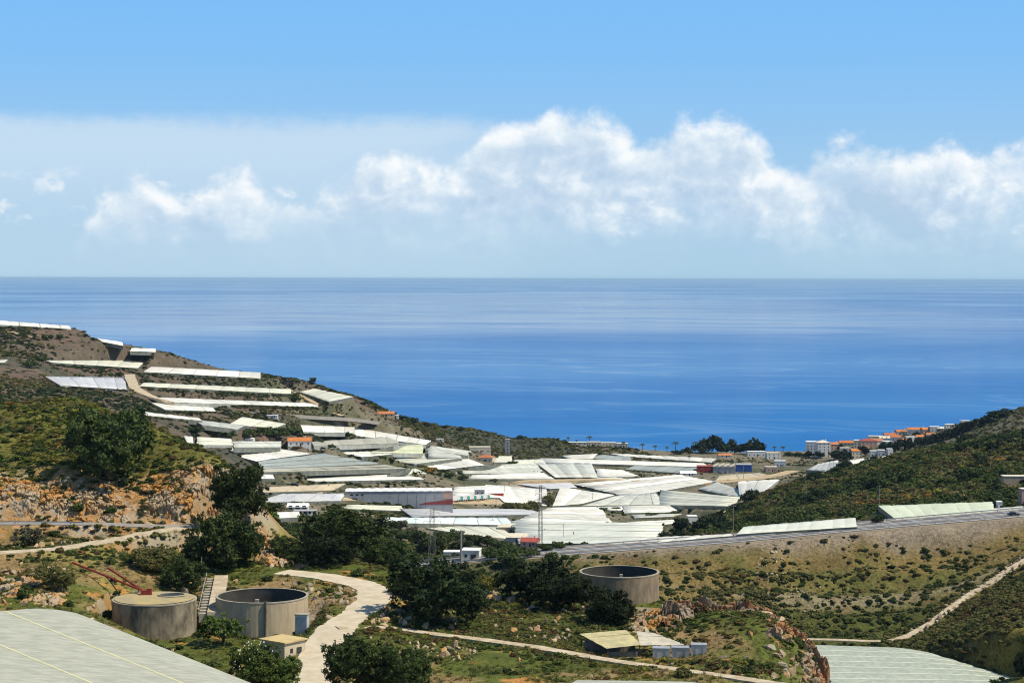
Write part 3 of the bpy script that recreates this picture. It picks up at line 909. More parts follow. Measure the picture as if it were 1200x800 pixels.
def ground_material():
    m = bpy.data.materials.new('ground')
    m.use_nodes = True
    T = NT(m.node_tree)
    out = T.node('ShaderNodeOutputMaterial')
    p = T.node('ShaderNodeBsdfPrincipled')
    T.l.new(p.outputs[0], out.inputs[0])
    p.inputs['Roughness'].default_value = 0.95
    p.inputs['Specular IOR Level'].default_value = 0.08
    at = T.node('ShaderNodeAttribute', attribute_name='cover')
    g = T.node('ShaderNodeNewGeometry')
    P = g.outputs['Position']
    a = T.noise(P, 0.9, 6, 0.65)
    b = T.noise(P, 0.11, 5, 0.6)
    c = T.noise(P, 3.0, 3, 0.6)
    f = T.math('ADD', T.math('MULTIPLY', a, 0.9), T.math('ADD', T.math('MULTIPLY', b, 0.5), T.math('MULTIPLY', c, 0.5)))
    f = T.smooth(f, 0.65, 1.25, 0.45, 1.5)
    vm = T.node('ShaderNodeVectorMath', operation='SCALE')
    T.l.new(at.outputs['Color'], vm.inputs[0])
    T.put(vm.inputs['Scale'], f)
    # steep faces show bare rock
    sx = T.node('ShaderNodeSeparateXYZ')
    T.l.new(g.outputs['True Normal'], sx.inputs[0])
    steep = T.smooth(T.math('ADD', sx.outputs[2], T.math('MULTIPLY', T.math('SUBTRACT', a, 0.5), 0.35)), 0.62, 0.78, 0.85, 0.0)
    sp = T.node('ShaderNodeSeparateXYZ')
    T.l.new(P, sp.inputs[0])
    steep = T.math('MULTIPLY', steep, T.smooth(sp.outputs[1], 470, 520, 1.0, 0.0))
    rock = T.mix(T.smooth(b, 0.38, 0.6), (0.33, 0.19, 0.075), (0.33, 0.285, 0.21))
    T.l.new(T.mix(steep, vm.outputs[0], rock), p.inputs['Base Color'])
    bp = T.node('ShaderNodeBump')
    bp.inputs['Strength'].default_value = 0.9
    bp.inputs['Distance'].default_value = 0.5
    T.l.new(T.math('ADD', a, T.math('MULTIPLY', c, 0.4)), bp.inputs['Height'])
    T.l.new(bp.outputs[0], p.inputs['Normal'])
    return m


def build_terrain():
    pxs = np.linspace(-260, 1460, 575)
    rows = np.concatenate([np.exp(np.linspace(math.log(30), math.log(290), 40, endpoint=False)),
                           np.exp(np.linspace(math.log(290), math.log(2380), 640))])
    A, D = np.meshgrid((pxs - 600) / F, rows)
    X = A * D
    Z = ground(X.ravel(), D.ravel())
    nr, nc = X.shape
    co = np.stack([X.ravel(), D.ravel(), Z], -1)
    i = np.arange((nr - 1) * (nc - 1))
    r, c = i // (nc - 1), i % (nc - 1)
    b = r * nc + c
    faces = np.stack([b, b + 1, b + nc + 1, b + nc], -1)
    me = bpy.data.meshes.new('terrain')
    me.vertices.add(len(co))
    me.vertices.foreach_set('co', co.ravel().astype(np.float32))
    me.loops.add(faces.size)
    me.loops.foreach_set('vertex_index', faces.ravel().astype(np.int32))
    me.polygons.add(len(faces))
    me.polygons.foreach_set('loop_start', np.arange(0, faces.size, 4, dtype=np.int32))
    me.polygons.foreach_set('loop_total', np.full(len(faces), 4, np.int32))
    me.polygons.foreach_set('use_smooth', np.ones(len(faces), bool))
    me.update()
    ca = me.color_attributes.new('cover', 'FLOAT_COLOR', 'POINT')
    cc = np.ones((len(co), 4), np.float32)
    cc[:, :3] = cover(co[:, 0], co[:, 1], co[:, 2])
    ca.data.foreach_set('color', cc.ravel())
    me.materials.append(ground_material())
    o = bpy.data.objects.new('terrain', me)
    COL.objects.link(o)
    o['kind'] = 'structure'
    o['label'] = 'dry earthy hills and plain with patches of grass and rock'
    return o


TERRAIN = build_terrain()


# ------------------------------------------------------------------ sea
def sea_material():
    m = bpy.data.materials.new('sea_water')
    m.use_nodes = True
    T = NT(m.node_tree)
    out = T.node('ShaderNodeOutputMaterial')
    g = T.node('ShaderNodeNewGeometry')
    P = g.outputs['Position']
    rot = T.node('ShaderNodeVectorRotate', rotation_type='Z_AXIS')
    T.l.new(P, rot.inputs['Vector'])
    rot.inputs['Angle'].default_value = R(16)
    # long slicks and current lines, stretched across the view
    s1 = T.noise(T.vmath('MULTIPLY', rot.outputs[0], (0.00085, 0.0026, 0.0)), 1.0, 5, 0.55, 1.2)
    s2 = T.noise(T.vmath('MULTIPLY', P, (0.00026, 0.00030, 0.0)), 1.0, 4, 0.55, 0.8)
    s3 = T.noise(T.vmath('MULTIPLY', P, (0.02, 0.05, 0.0)), 1.0, 4, 0.6)
    ridge = T.math('ABSOLUTE', T.math('SUBTRACT', s1, 0.5))
    line = T.smooth(ridge, 0.0, 0.028, 1.0, 0.0)
    line = T.math('MULTIPLY', line, T.smooth(s2, 0.42, 0.60))
    col = T.mix(T.smooth(s1, 0.30, 0.70), SEA_DEEP, SEA_LIGHT)
    col = T.mix(T.smooth(s2, 0.40, 0.66, 0.0, 0.55), col, SEA_PALE)
    col = T.mix(T.math('MULTIPLY', line, 0.42), col, (0.12, 0.27, 0.46))
    col = T.mix(T.smooth(s3, 0.35, 0.7, 0.0, 0.10), col, (0.002, 0.03, 0.15))
    # cloud reflection far out, tinted straight into the water colour as a pale patch
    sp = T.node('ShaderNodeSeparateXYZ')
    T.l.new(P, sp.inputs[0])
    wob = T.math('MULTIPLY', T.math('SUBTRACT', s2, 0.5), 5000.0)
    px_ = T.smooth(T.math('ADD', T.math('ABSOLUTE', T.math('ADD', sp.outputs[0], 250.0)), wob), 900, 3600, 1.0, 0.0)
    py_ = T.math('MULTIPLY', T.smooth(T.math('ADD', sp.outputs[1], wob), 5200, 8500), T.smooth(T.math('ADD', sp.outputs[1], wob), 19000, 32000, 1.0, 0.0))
    cloud_refl = T.math('MULTIPLY', px_, py_)
    cloud_refl = T.math('MULTIPLY', cloud_refl, T.smooth(s1, 0.34, 0.56, 0.35, 1.0))
    col = T.mix(T.math('MULTIPLY', cloud_refl, 0.75), col, (0.26, 0.34, 0.44))
    df = T.node('ShaderNodeBsdfDiffuse')
    T.l.new(col, df.inputs[0])
    gl = T.node('ShaderNodeBsdfGlossy')
    gl.inputs['Roughness'].default_value = 0.10
    gl.inputs[0].default_value = (0.9, 0.95, 1.0, 1)
    bp = T.node('ShaderNodeBump')
    bp.inputs['Strength'].default_value = 0.12
    bp.inputs['Distance'].default_value = 1.0
    T.l.new(T.noise(T.vmath('MULTIPLY', P, (0.05, 0.09, 0.0)), 1.0, 6, 0.6), bp.inputs['Height'])
    T.l.new(bp.outputs[0], gl.inputs['Normal'])
    # how much sky the ruffled surface mirrors: slicks mirror more
    # and the flatter the line of sight the more it mirrors
    dn = T.node('ShaderNodeVectorMath', operation='DOT_PRODUCT')
    T.l.new(g.outputs['Incoming'], dn.inputs[0])
    T.l.new(g.outputs['True Normal'], dn.inputs[1])
    fres = T.math('POWER', T.math('SUBTRACT', 1.0, T.math('ABSOLUTE', dn.outputs['Value'])), 28.0)
    fr = T.math('ADD', T.math('MULTIPLY', fres, 0.50), T.math('MULTIPLY', line, 0.06))
    fr = T.math('ADD', fr, T.math('MULTIPLY', T.smooth(s2, 0.40, 0.66), T.math('MULTIPLY', fres, 0.40)))
    fr = T.math('ADD', fr, 0.03, clamp=True)
    mx = T.node('ShaderNodeMixShader')
    T.put(mx.inputs[0], fr)
    T.l.new(df.outputs[0], mx.inputs[1])
    T.l.new(gl.outputs[0], mx.inputs[2])
    T.l.new(mx.outputs[0], out.inputs[0])
    return m


SEA_DEEP, SEA_LIGHT, SEA_PALE, SEA_REF = (0.003, 0.098, 0.325), (0.004, 0.112, 0.350), (0.04, 0.20, 0.43), 0.10
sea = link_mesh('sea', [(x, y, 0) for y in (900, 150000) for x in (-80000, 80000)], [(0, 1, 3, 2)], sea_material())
sea['kind'] = 'structure'
sea['label'] = 'deep blue sea with paler streaks reaching the horizon'


# ------------------------------------------------------------------ roads and paths
def ribbon(name, line, half, matl, lift=0.16, skirt=1.2, off=0.0, parent=None, kind='structure', wob=0.0, label=None):
    v, f = [], []
    n = len(line)
    for i, p in enumerate(line):
        t = (line[min(i + 1, n - 1)] - line[max(i - 1, 0)])
        t.z = 0
        t.normalize()
        s = Vector((t.y, -t.x, 0))
        c = p + s * off
        w1 = half * (1 + wob * (mnoise.noise((p.x * 0.15, p.y * 0.15, 1.3)) + 0.7 * mnoise.noise((p.x * 0.7, p.y * 0.7, 4.3))))
        w2 = half * (1 + wob * (mnoise.noise((p.x * 0.15, p.y * 0.15, 7.7)) + 0.7 * mnoise.noise((p.x * 0.7, p.y * 0.7, 9.1))))
        a, b = c - s * w1, c + s * w2
        z = p.z + lift
        v += [(a.x, a.y, z - skirt), (a.x, a.y, z), (c.x, c.y, z + 0.03), (b.x, b.y, z), (b.x, b.y, z - skirt)]
        if i:
            k = (i - 1) * 5
            f += [(k + j, k + j + 1, k + j + 6, k + j + 5) for j in range(4)]
    o = link_mesh(name, v, f, matl, parent)
    if kind and parent is None:
        o['kind'] = kind
        if label:
            o['label'] = label
    return o


asphalt = mat('asphalt', (0.17, 0.16, 0.148), 0.9, 0.3, 0.3, 0.15)
asphalt_pale = mat('asphalt_pale', (0.30, 0.28, 0.25), 0.9, 0.25, 0.4, 0.1)
concrete_path = mat('concrete_path', (0.52, 0.45, 0.33), 0.95, 0.0, 0.55, 0.05, (0.34, 0.27, 0.17), 0.05, 2.0, space='World', detail=9)
drive_concrete = mat('drive_concrete', (0.54, 0.475, 0.36), 0.95, 0.0, 0.35, 0.05, (0.44, 0.375, 0.265), 0.03, 2.0, space='World', detail=9)
dirt_pale = mat('dirt_pale', (0.46, 0.37, 0.24), 0.95, 0.0, 0.12, 0.05, (0.33, 0.25, 0.15), space='World')
verge = mat('verge_gravel', (0.30, 0.25, 0.18), 0.95, 0.3, 0.2, 0.05, space='World')
white_paint = mat('white_paint', (0.75, 0.75, 0.72), 0.7, 0.15, 1.0)
galv = mat('galvanised_steel', (0.42, 0.43, 0.44), 0.55, 0.2, 0.6, 0.4, metallic=0.3)

hw = ribbon('highway', HIGHWAY, 8.6, asphalt, 0.25, 2.0, label='grey dual carriageway crossing the valley on a bank')
ribbon('verge', HIGHWAY, 11.0, verge, 0.06, 2.0, parent=hw)
for off in (-7.9, -1.1, 1.1, 7.9):
    ribbon('lane_line', HIGHWAY, 0.16, white_paint, 0.30, 0.03, off, parent=hw)
for off in (-4.5, 4.5):
    for i in range(0, len(HIGHWAY) - 2, 2):
        ribbon('lane_dash', HIGHWAY[i:i + 2], 0.14, white_paint, 0.30, 0.03, off, parent=hw)
ribbon('near_road', ROAD_NEAR, 2.9, asphalt_pale, label='narrow pale road running below the rock cut')
ribbon('farm_track', TRACK_NEAR, 2.5, concrete_path, wob=0.25, label='pale concrete farm track joining the narrow road')
ribbon('concrete_path', PATH_MAIN, 3.45, drive_concrete, 0.16, wob=0.2, label='pale concrete drive winding past the open water tank')
ribbon('lane', PATH_LANE, 1.3, concrete_path, 0.32, wob=0.25, label='thin pale lane branching off the concrete drive')
ribbon('hill_track', TRACK_HILL, 4.0, concrete_path, 0.5, 1.5, wob=0.2, label='pale curving track between terraces of the far hill')
ribbon('hill_path', TRACK_HILL2, 2.6, dirt_pale, 0.5, 3, wob=0.2)
ribbon('terrace_track', TRACK_HILL3, 2.8, dirt_pale, 0.5, 3, wob=0.2)
ribbon('coast_road', ROAD_COAST, 5.0, asphalt_pale, 0.5, 3)
ribbon('valley_road', ROAD_VALLEY, 6.0, dirt_pale, 0.5, 3, wob=0.3)
_y = MB()
_y.poly([c + Vector((0, 0, 0.22)) for c in YARD_Q])
for _a, _b in zip(YARD_Q, YARD_Q[1:] + YARD_Q[:1]):
    _y.poly([_a + Vector((0, 0, -0.8)), _b + Vector((0, 0, -0.8)), _b + Vector((0, 0, 0.22)), _a + Vector((0, 0, 0.22))])
_y.build('yard', dirt_pale)['kind'] = 'structure'
ribbon('bank_track', TRACK_BANK, 1.5, concrete_path, 0.25, 1.5, wob=0.35, label='pale stony track climbing the green slope')
ribbon('spur_track', TRACK_SPUR, 2.2, dirt_pale, 0.3, 2, wob=0.2)

# ------------------------------------------------------------------ greenhouses
PW = dict(rough=0.55, spec=0.3, space='World')
mat('plastic_white', (0.77, 0.745, 0.645), scale=0.10, color2=(0.58, 0.57, 0.485), objvar=0.20, detail=8, **PW)
mat('plastic_grey', (0.53, 0.54, 0.46), scale=0.10, detail=8, color2=(0.38, 0.39, 0.33), objvar=0.20, **PW)
mat('plastic_cream', (0.64, 0.63, 0.49), scale=0.06, color2=(0.52, 0.52, 0.40), objvar=0.10, **PW)
mat('plastic_yellow', (0.56, 0.57, 0.37), scale=0.06, color2=(0.46, 0.48, 0.30), objvar=0.08, **PW)
mat('plastic_aqua', (0.52, 0.62, 0.60), scale=0.03, color2=(0.60, 0.62, 0.60), objvar=0.12, **PW)
mat('plastic_lilac', (0.52, 0.52, 0.50), scale=0.06, color2=(0.42, 0.43, 0.45), objvar=0.10, **PW)
mat('plastic_pale', (0.68, 0.69, 0.57), scale=0.10, detail=8, color2=(0.55, 0.57, 0.48), objvar=0.08, **PW)
mat('plastic_mint', (0.61, 0.65, 0.46), scale=0.08, detail=8, color2=(0.52, 0.56, 0.40), objvar=0.06, **PW)
mat('plastic_net', (0.34, 0.37, 0.33), scale=0.06, color2=(0.27, 0.30, 0.27), objvar=0.08, **PW)
mat('net_beige', (0.40, 0.38, 0.29), scale=0.06, color2=(0.32, 0.31, 0.24), objvar=0.10, **PW)
mat('plastic_sand', (0.52, 0.43, 0.28), scale=0.06, color2=(0.42, 0.35, 0.23), objvar=0.08, **PW)
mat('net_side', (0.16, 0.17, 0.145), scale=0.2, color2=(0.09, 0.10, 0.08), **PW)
mat('wall_pale', (0.36, 0.37, 0.33), scale=0.2, color2=(0.25, 0.26, 0.23), **PW)
mat('gutter', (0.24, 0.25, 0.23), 0.6, 0.3, 0.3, space='World')


def greenhouse(corners, h, mname, nb, grp, lab, rnd):
    fl, fr, br, bl = corners
    base = (fl + fr + br + bl) / 4
    base.z -= h
    g = empty('greenhouse', base)
    tag(g, lab, 'greenhouse', grp)
    o = base

    def P(u, v, dz=0.0):
        a = fl.lerp(fr, u)
        b = bl.lerp(br, u)
        p = a.lerp(b, v) - o
        p.z += dz
        return p
    depth = ((bl - fl).length + (br - fr).length) / 2
    width = ((fr - fl).length + (br - bl).length) / 2
    gap = 0.0
    rise = rnd.uniform(0.22, 0.42) if base.y > 950 else 0.14
    nv = 5
    for k in range(nb):
        u0, u1 = (k + gap) / nb, (k + 1 - gap) / nb
        v, f = [], []
        jit0, jit1 = rnd.uniform(-0.02, 0.012), rnd.uniform(-0.012, 0.02)
        for j in range(nv + 1):
            t = jit0 + (1 - jit0 + jit1) * j / nv
            sag = rnd.uniform(-0.08, 0.08) * min(j, nv - j, 1)
            for (u, dz) in ((u0, 0.0), (u0 * 0.75 + u1 * 0.25, rise * 0.72), ((u0 + u1) / 2, rise), (u0 * 0.25 + u1 * 0.75, rise * 0.72), (u1, 0.0)):
                v.append(P(u, t, dz + sag))
        for j in range(nv):
            for i in range(4):
                a = j * 5 + i
                f.append((a, a + 1, a + 6, a + 5))
        f.append((0, 4, 3, 2, 1))
        e = nv * 5
        f.append((e, e + 1, e + 2, e + 3, e + 4))
        link_mesh('roof_bay', v, f, MATS[mname], g, smooth=True)
        if k and width / base.y * F > 75 and k % 2 == 0 and base.y > 950:
            m = MB()
            uu = k / nb
            w2 = 0.35 / width
            m.poly([P(uu - w2, 0, 0.12), P(uu + w2, 0, 0.12), P(uu + w2, 1, 0.12), P(uu - w2, 1, 0.12)])
            m.build('gutter', MATS['gutter'], g)
    for nm, (a, b) in (('front_wall', ((0, 0), (1, 0))), ('end_wall', ((1, 0), (1, 1))), ('back_wall', ((1, 1), (0, 1))), ('end_wall', ((0, 1), (0, 0)))):
        v, f = [], []
        n = max(2, int((P(*a) - P(*b)).length / 5))
        for i in range(n + 1):
            t = i / n
            p = P(a[0] + (b[0] - a[0]) * t, a[1] + (b[1] - a[1]) * t, 0.02)
            q = p.copy()
            q.z -= h + 2.0
            v += [q, p]
            if i:
                f.append((2 * i - 2, 2 * i, 2 * i + 1, 2 * i - 1))
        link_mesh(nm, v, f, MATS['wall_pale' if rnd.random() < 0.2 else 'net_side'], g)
    return g


_r = random.Random(5)
for (corners, h, m, nb, grp, lab) in PLOTS:
    if grp == VAL and ('vast' in lab or 'billowing' in lab or _r.random() < 0.45):      # spans run the other way
        corners = corners[1:] + corners[:1]
        nb = 7 if 'vast' in lab or 'billowing' in lab else max(3, min(5, nb))
    greenhouse(corners, h, m, nb, grp, lab, _r)


def fine_roof(name, lab, quad, drop, nstrip, mname, seam, grp, sag=0.25, seamw=0.22, vcut=1):
    """large roof of side-by-side sheets with seams between them, seen from nearby"""
    a, b, c, d = quad            # near left, far left, far right, near right
    o = (a + b + c + d) / 4
    o = Vector((o.x, o.y, o.z - drop))
    g = empty(name, o)
    tag(g, lab, 'greenhouse', grp)

    def P(u, v, dz=0.0):
        p = a.lerp(b, u).lerp(d.lerp(c, u), v) - o
        edge = max(0.0, u - 0.80) / 0.20 if nstrip == 4 else max(0.0, v - 0.7) / 0.3
        p.z += dz - 1.1 * edge * edge
        return p
    for k in range(nstrip):
        u0, u1 = k / nstrip, (k + 1) / nstrip
        nu, nv = 10, 40
        v, f = [], []
        for j in range(nv + 1):
            for i in range(nu + 1):
                s = i / nu
                ms = math.sin(math.pi * s)
                hump = sag * ms
                p = P(u0 + (u1 - u0) * (0.004 + 0.992 * s), j / nv)
                p.z += hump + (0.06 * mnoise.noise((p.x * 0.8, p.y * 0.8, k * 3.1)) + 0.10 * mnoise.noise((p.x * 0.14, p.y * 0.14, k))) * (1.5 * ms)
                v.append(p)
        for j in range(nv):
            for i in range(nu):
                q = j * (nu + 1) + i
                f.append((q, q + nu + 1, q + nu + 2, q + 1))
        link_mesh('roof_sheet', v, f, MATS[mname], g, smooth=True)
        if k:
            m = MB()
            pts0 = [P(u0, j / 26, 0.05) for j in range(27)]
            for p, q in zip(pts0[:-1], pts0[1:]):
                s = (b - a).normalized() * seamw
                m.poly([p - s, q - s, q + s, p + s])
            m.build('seam_strip', MATS[seam], g)
    for (p0, p1) in (((0, 1), (1, 1)), ((1, 1), (1, 0)), ((1, 0), (0, 0)), ((0, 0), (0, 1))):
        v, f = [], []
        for i in range(13):
            t = i / 12
            p = P(p0[0] + (p1[0] - p0[0]) * t, p0[1] + (p1[1] - p0[1]) * t, -0.02)
            q = p.copy()
            q.z -= drop + 1.5
            v += [q, p]
            if i:
                f.append((2 * i - 2, 2 * i, 2 * i + 1, 2 * i - 1))
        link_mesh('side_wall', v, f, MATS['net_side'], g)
    return g


mat('sheet_near', (0.31, 0.318, 0.255), 0.6, 0.0, 0.9, 0.25, (0.43, 0.43, 0.34), space='World', detail=9, stretch=(0.35, 1.2, 1.0), bump=0.22, bscale=0.5)
mat('sheet_east', (0.27, 0.315, 0.25), 0.6, 0.0, 0.6, 0.25, (0.40, 0.425, 0.34), space='World', detail=8, bump=0.12, bscale=0.5)
mat('seam_yellow', (0.60, 0.58, 0.34), 0.6, 0.15, 0.5, space='World')
mat('seam_pale', (0.66, 0.68, 0.60), 0.6, 0.15, 0.5, space='World')
fine_roof('greenhouse', 'large grey-green plastic roof with yellowish seams beside the covered water tank', [NEAR_ROOF[0], NEAR_ROOF[1], NEAR_ROOF[2], NEAR_ROOF[3]], 3.2, 4, 'sheet_near', 'seam_yellow', 'greenhouses close to the shelf')
fine_roof('greenhouse', 'pale green roof with fine white ripples in the hollow beside the rocky ridge', [EAST_ROOF[0], EAST_ROOF[3], EAST_ROOF[2], EAST_ROOF[1]], 3.2, 9, 'sheet_east', 'seam_pale', 'greenhouses close to the shelf', 0.25, 0.3)
fine_roof('greenhouse', 'thin edge of a pale roof just below the lane', [SLIVER[0], SLIVER[3], SLIVER[2], SLIVER[1]], 2.6, 3, 'sheet_near', 'seam_pale', 'greenhouses close to the shelf')

# ------------------------------------------------------------------ water tanks and what stands round them
conc = mat('tank_concrete', (0.46, 0.375, 0.25), 0.9, 0.0, 0.8, 0.1, (0.37, 0.295, 0.195), 0.02, 3.0, detail=9, stretch=(1, 1, 0.3), space='World')
conc_dark = mat('tank_concrete_weathered', (0.30, 0.255, 0.18), 0.9, 0.0, 0.40, 0.1, (0.085, 0.074, 0.055), 0.03, 2.0, detail=9, stretch=(1, 1, 0.5), space='World')
conc_brown = mat('tank_concrete_brown', (0.28, 0.215, 0.145), 0.9, 0.0, 0.8, 0.1, (0.17, 0.132, 0.092), 0.02, 2.0, detail=9, stretch=(1, 1, 0.4), space='World')
rim_m = mat('rim_concrete', (0.38, 0.34, 0.26), 0.9, 0.25, 0.8, 0.1)
liner = mat('tank_liner', (0.075, 0.07, 0.06), 0.9, 0.0, 0.3, 0.1, (0.045, 0.042, 0.038))
lid_m = mat('lid_lichen_concrete', (0.42, 0.33, 0.15), 0.95, 0.0, 0.35, 0.05, (0.30, 0.26, 0.17))
tank_water = mat('tank_water', (0.012, 0.016, 0.014), 0.15, 0.2, 0.3, 0.5)
red_paint = mat('red_oxide_paint', (0.30, 0.045, 0.03), 0.6, 0.35, 1.5)
cream_wall = mat('cream_render', (0.52, 0.45, 0.32), 0.9, 0.15, 0.8, 0.1)
dark_wall = mat('grey_block_wall', (0.22, 0.20, 0.17), 0.9, 0.3, 0.8, 0.1)
iron = mat('dark_iron', (0.05, 0.05, 0.05), 0.6, 0.3, 1.0, 0.3)
glass_dark = mat('dark_glass', (0.02, 0.025, 0.03), 0.2, 0.2, 0.5, 0.5)
steel_pale = mat('pale_steel', (0.55, 0.57, 0.58), 0.5, 0.2, 0.7, 0.4, metallic=0.2)


def courses(parent, r, z0, z1, n, rows, matl):
    """shuttering panels of a round wall, each set a little proud with a joint between"""
    for j in range(rows):
        za = z0 + (z1 - z0) * j / rows + 0.02
        zb = z0 + (z1 - z0) * (j + 1) / rows - 0.02
        v, f = [], []
        seg = 3
        a0, a1 = 0.003, 2 * math.pi / n - 0.003
        for i in range(seg + 1):
            an = a0 + (a1 - a0) * i / seg
            for rr in (r - 0.05, r + 0.010):
                v += [(rr * math.cos(an), rr * math.sin(an), za), (rr * math.cos(an), rr * math.sin(an), zb)]
        for i in range(seg):
            k = i * 4
            f += [(k + 2, k + 6, k + 7, k + 3), (k + 3, k + 7, k + 5, k + 1), (k, k + 4, k + 6, k + 2)]
        f += [(0, 2, 3, 1), (seg * 4, seg * 4 + 1, seg * 4 + 3, seg * 4 + 2)]
        me = None
        for k in range(n):
            an = 2 * math.pi * k / n
            if math.sin(an + math.pi / n) > 0.35:      # far side is never seen from outside
                continue
            if me is None:
                o = link_mesh('wall_panel', v, f, matl, parent)
                me = o.data
            else:
                o = bpy.data.objects.new('wall_panel', me)
                COL.objects.link(o)
                o.parent = parent
            o.rotation_euler = (0, 0, an)


def tank(key, name, lab, wall_h, matl, covered=False, pipe_at=None, n=20, rows=2):
    c, r = TANKS[key]
    g = empty(name, (c.x, c.y, c.z))
    tag(g, lab, 'water tank', 'round concrete water tanks')
    m = MB()
    m.lathe([(r, -2.5), (r, wall_h)], 72)
    m.build('wall', matl, g, True)
    if not covered:
        MB().lathe([(r - 0.35, wall_h), (r - 0.35, wall_h - 5.0)], 72).build('inner_wall', liner, g, True)
    me = bpy.data.meshes
    courses(g, r, 0.0 if key != 'far' else -0.5, wall_h - 0.25, n, rows, matl)
    m = MB()
    m.lathe([(r - 0.42, wall_h + 0.02), (r - 0.42, wall_h + 0.12), (r + 0.07, wall_h + 0.12), (r + 0.07, wall_h - 0.10), (r + 0.02, wall_h - 0.10)], 72)
    m.build('rim', rim_m, g)
    if covered:
        m = MB()
        m.lathe([(r - 0.4, wall_h + 0.24), (r * 0.5, wall_h + 0.32), (0.02, wall_h + 0.36)], 60)
        m.build('lid', lid_m, g)
        m = MB()
        v = [(2.9 + 2.6 * math.cos(a), 2.2 + 2.1 * math.sin(a), wall_h + 0.46) for a in [2 * math.pi * k / 24 for k in range(24)]]
        m.poly(v)
        m.build('hatch_opening', tank_water, g)
        m = MB()
        m.tube([(x, y, wall_h + 0.48) for x, y, _ in v] + [(v[0][0], v[0][1], wall_h + 0.48)], 0.16, 5, cap=False)
        m.build('hatch_kerb', rim_m, g)
    else:
        m = MB()
        m.lathe([(r - 0.36, wall_h - 3.6), (0.02, wall_h - 3.6)], 60)
        m.build('water', tank_water, g)
        m = MB()
        m.box(-0.35, 0.35, -r + 1.2, -r + 1.9, wall_h - 2.2, wall_h + 0.55)
        m.build('inlet_post', rim_m, g)
    if pipe_at is not None:
        a = math.radians(pipe_at)
        m = MB()
        m.tube([((r + 0.28) * math.cos(a), (r + 0.28) * math.sin(a), z) for z in (-1, 2, 4, wall_h + 0.4)], 0.28, 8)
        m.build('downpipe', conc_dark, g)
    return g


tank('covered', 'water_tank', 'covered round water tank with stained grey wall and mustard lid', 6.5, conc_dark, True)
tank('open', 'water_tank', 'open round beige water tank beside the concrete drive', 7.3, conc, False, -78)
tank('far', 'water_tank', 'open round brown water tank standing above the highway bank', 6.0, conc_brown, False, None, 22, 3)

# red boom: two long pipes hinged on the covered tank
c1, r1 = TANKS['covered']
tip = Vector((c1.x - 2.6, c1.y + 3.0, c1.z + 7.5))
g = empty('pipe_boom', tip)
tag(g, 'pair of long red pipes leaning from the hillside onto the covered tank', 'pipes')
for e in ((unp(86, 660, 388)), (unp(127, 666, 388))):
    m = MB()
    e.z = max(e.z, gz(e.x, e.y) + 0.5)
    m.tube([(0, 0, 0), e - tip], 0.21, 8)
    m.build('pipe', red_paint, g)
m = MB()
m.box(-0.6, 0.6, -0.4, 0.4, -0.7, 0.2)
m.box(0.6, 1.5, -0.3, 0.3, -0.7, 0.55)
m.build('hinge_bracket', red_paint, g)

# ramp and steps between the two tanks
c2, r2 = TANKS['open']
st0 = unp(243, 722, 368)
st1 = unp(252, 668, 406)
st1.z = gz(st1.x, st1.y) + 0.4
g = empty('staircase', st0)
tag(g, 'concrete ramp with steps and white railings between two tanks', 'stairs')
dv = st1 - st0
side = Vector((dv.y, -dv.x, 0)).normalized()
m = MB()
wdt = 1.3
for s0, s1, zz in ((0.1, 2.9, 0.75),):
    a, b = side * s0, side * s1
    up = Vector((0, 0, zz))
    dn = Vector((0, 0, -3))
    m.poly([a + up, b + up, dv + b + up, dv + a + up])
    m.poly([a + dn, a + up, dv + a + up, dv + a + dn])
    m.poly([b + dn, dv + b + dn, dv + b + up, b + up])
    m.poly([a + dn, b + dn, b + up, a + up])
m.build('ramp', concrete_path, g)
sm = None
for k in range(14):
    t = (k + 0.5) / 14
    p = dv * t
    if sm is None:
        m = MB()
        m.box(-1.5, 0, -0.5, 0.9, -1.5, 0.25)
        ob = m.build('step', rim_m, g)
        sm = ob.data
    else:
        ob = bpy.data.objects.new('step', sm)
        COL.objects.link(ob)
        ob.parent = g
    ob.location = p
    ob.rotation_euler = (0, 0, math.atan2(-dv.x, dv.y))
for s in (-1.6,):
    m = MB()
    m.tube([side * s + Vector((0, 0, 1.3)), dv + side * s + Vector((0, 0, 1.3))], 0.045, 5)
    for k in range(9):
        p = dv * (k / 8) + side * s
        m.tube([p, p + Vector((0, 0, 1.3))], 0.035, 5)
    m.build('railing', steel_pale, g)

# pump hut with flat roof
hp = unp(333, 772, 343)
hp.z = gz(hp.x, hp.y)
g = empty('pump_hut', hp, R(-38))
tag(g, 'small cream pump hut with flat tan roof in front of the open tank', 'hut')
MB().box(-2.9, 2.9, -2.6, 2.6, -1.5, 3.3).build('wall', cream_wall, g)
MB().box(-3.25, 3.25, -2.95, 2.95, 3.303, 3.55).build('roof', mat('hut_roof', (0.55, 0.43, 0.21), 0.9, 0.2, 0.7, 0.1), g)
dr = MB().box(2.88, 2.94, 0.4, 1.7, -0.2, 2.2).build('door', iron, g)
MB().box(2.94, 2.99, 0.5, 0.6, 0.95, 1.1).build('handle', steel_pale, dr)
MB().box(2.88, 2.94, -1.2, -0.5, 1.4, 2.2).build('window', glass_dark, g)
cb = unp(355, 737, 361)
cb.z = gz(cb.x, cb.y)
g = empty('electric_cabinet', cb, R(-10))
tag(g, 'pale grey steel cabinet against the open tank', 'cabinet')
MB().box(-1.15, 1.15, -0.8, 0.8, -0.5, 3.6).build('body', steel_pale, g)
MB().box(-1.0, -0.05, -0.86, -0.803, 0.2, 3.2).build('door', galv, g)
MB().box(0.05, 1.0, -0.86, -0.803, 0.2, 3.2).build('door', galv, g)
MB().box(-1.3, 1.3, -0.95, 0.95, 3.603, 3.8).build('roof', rim_m, g)

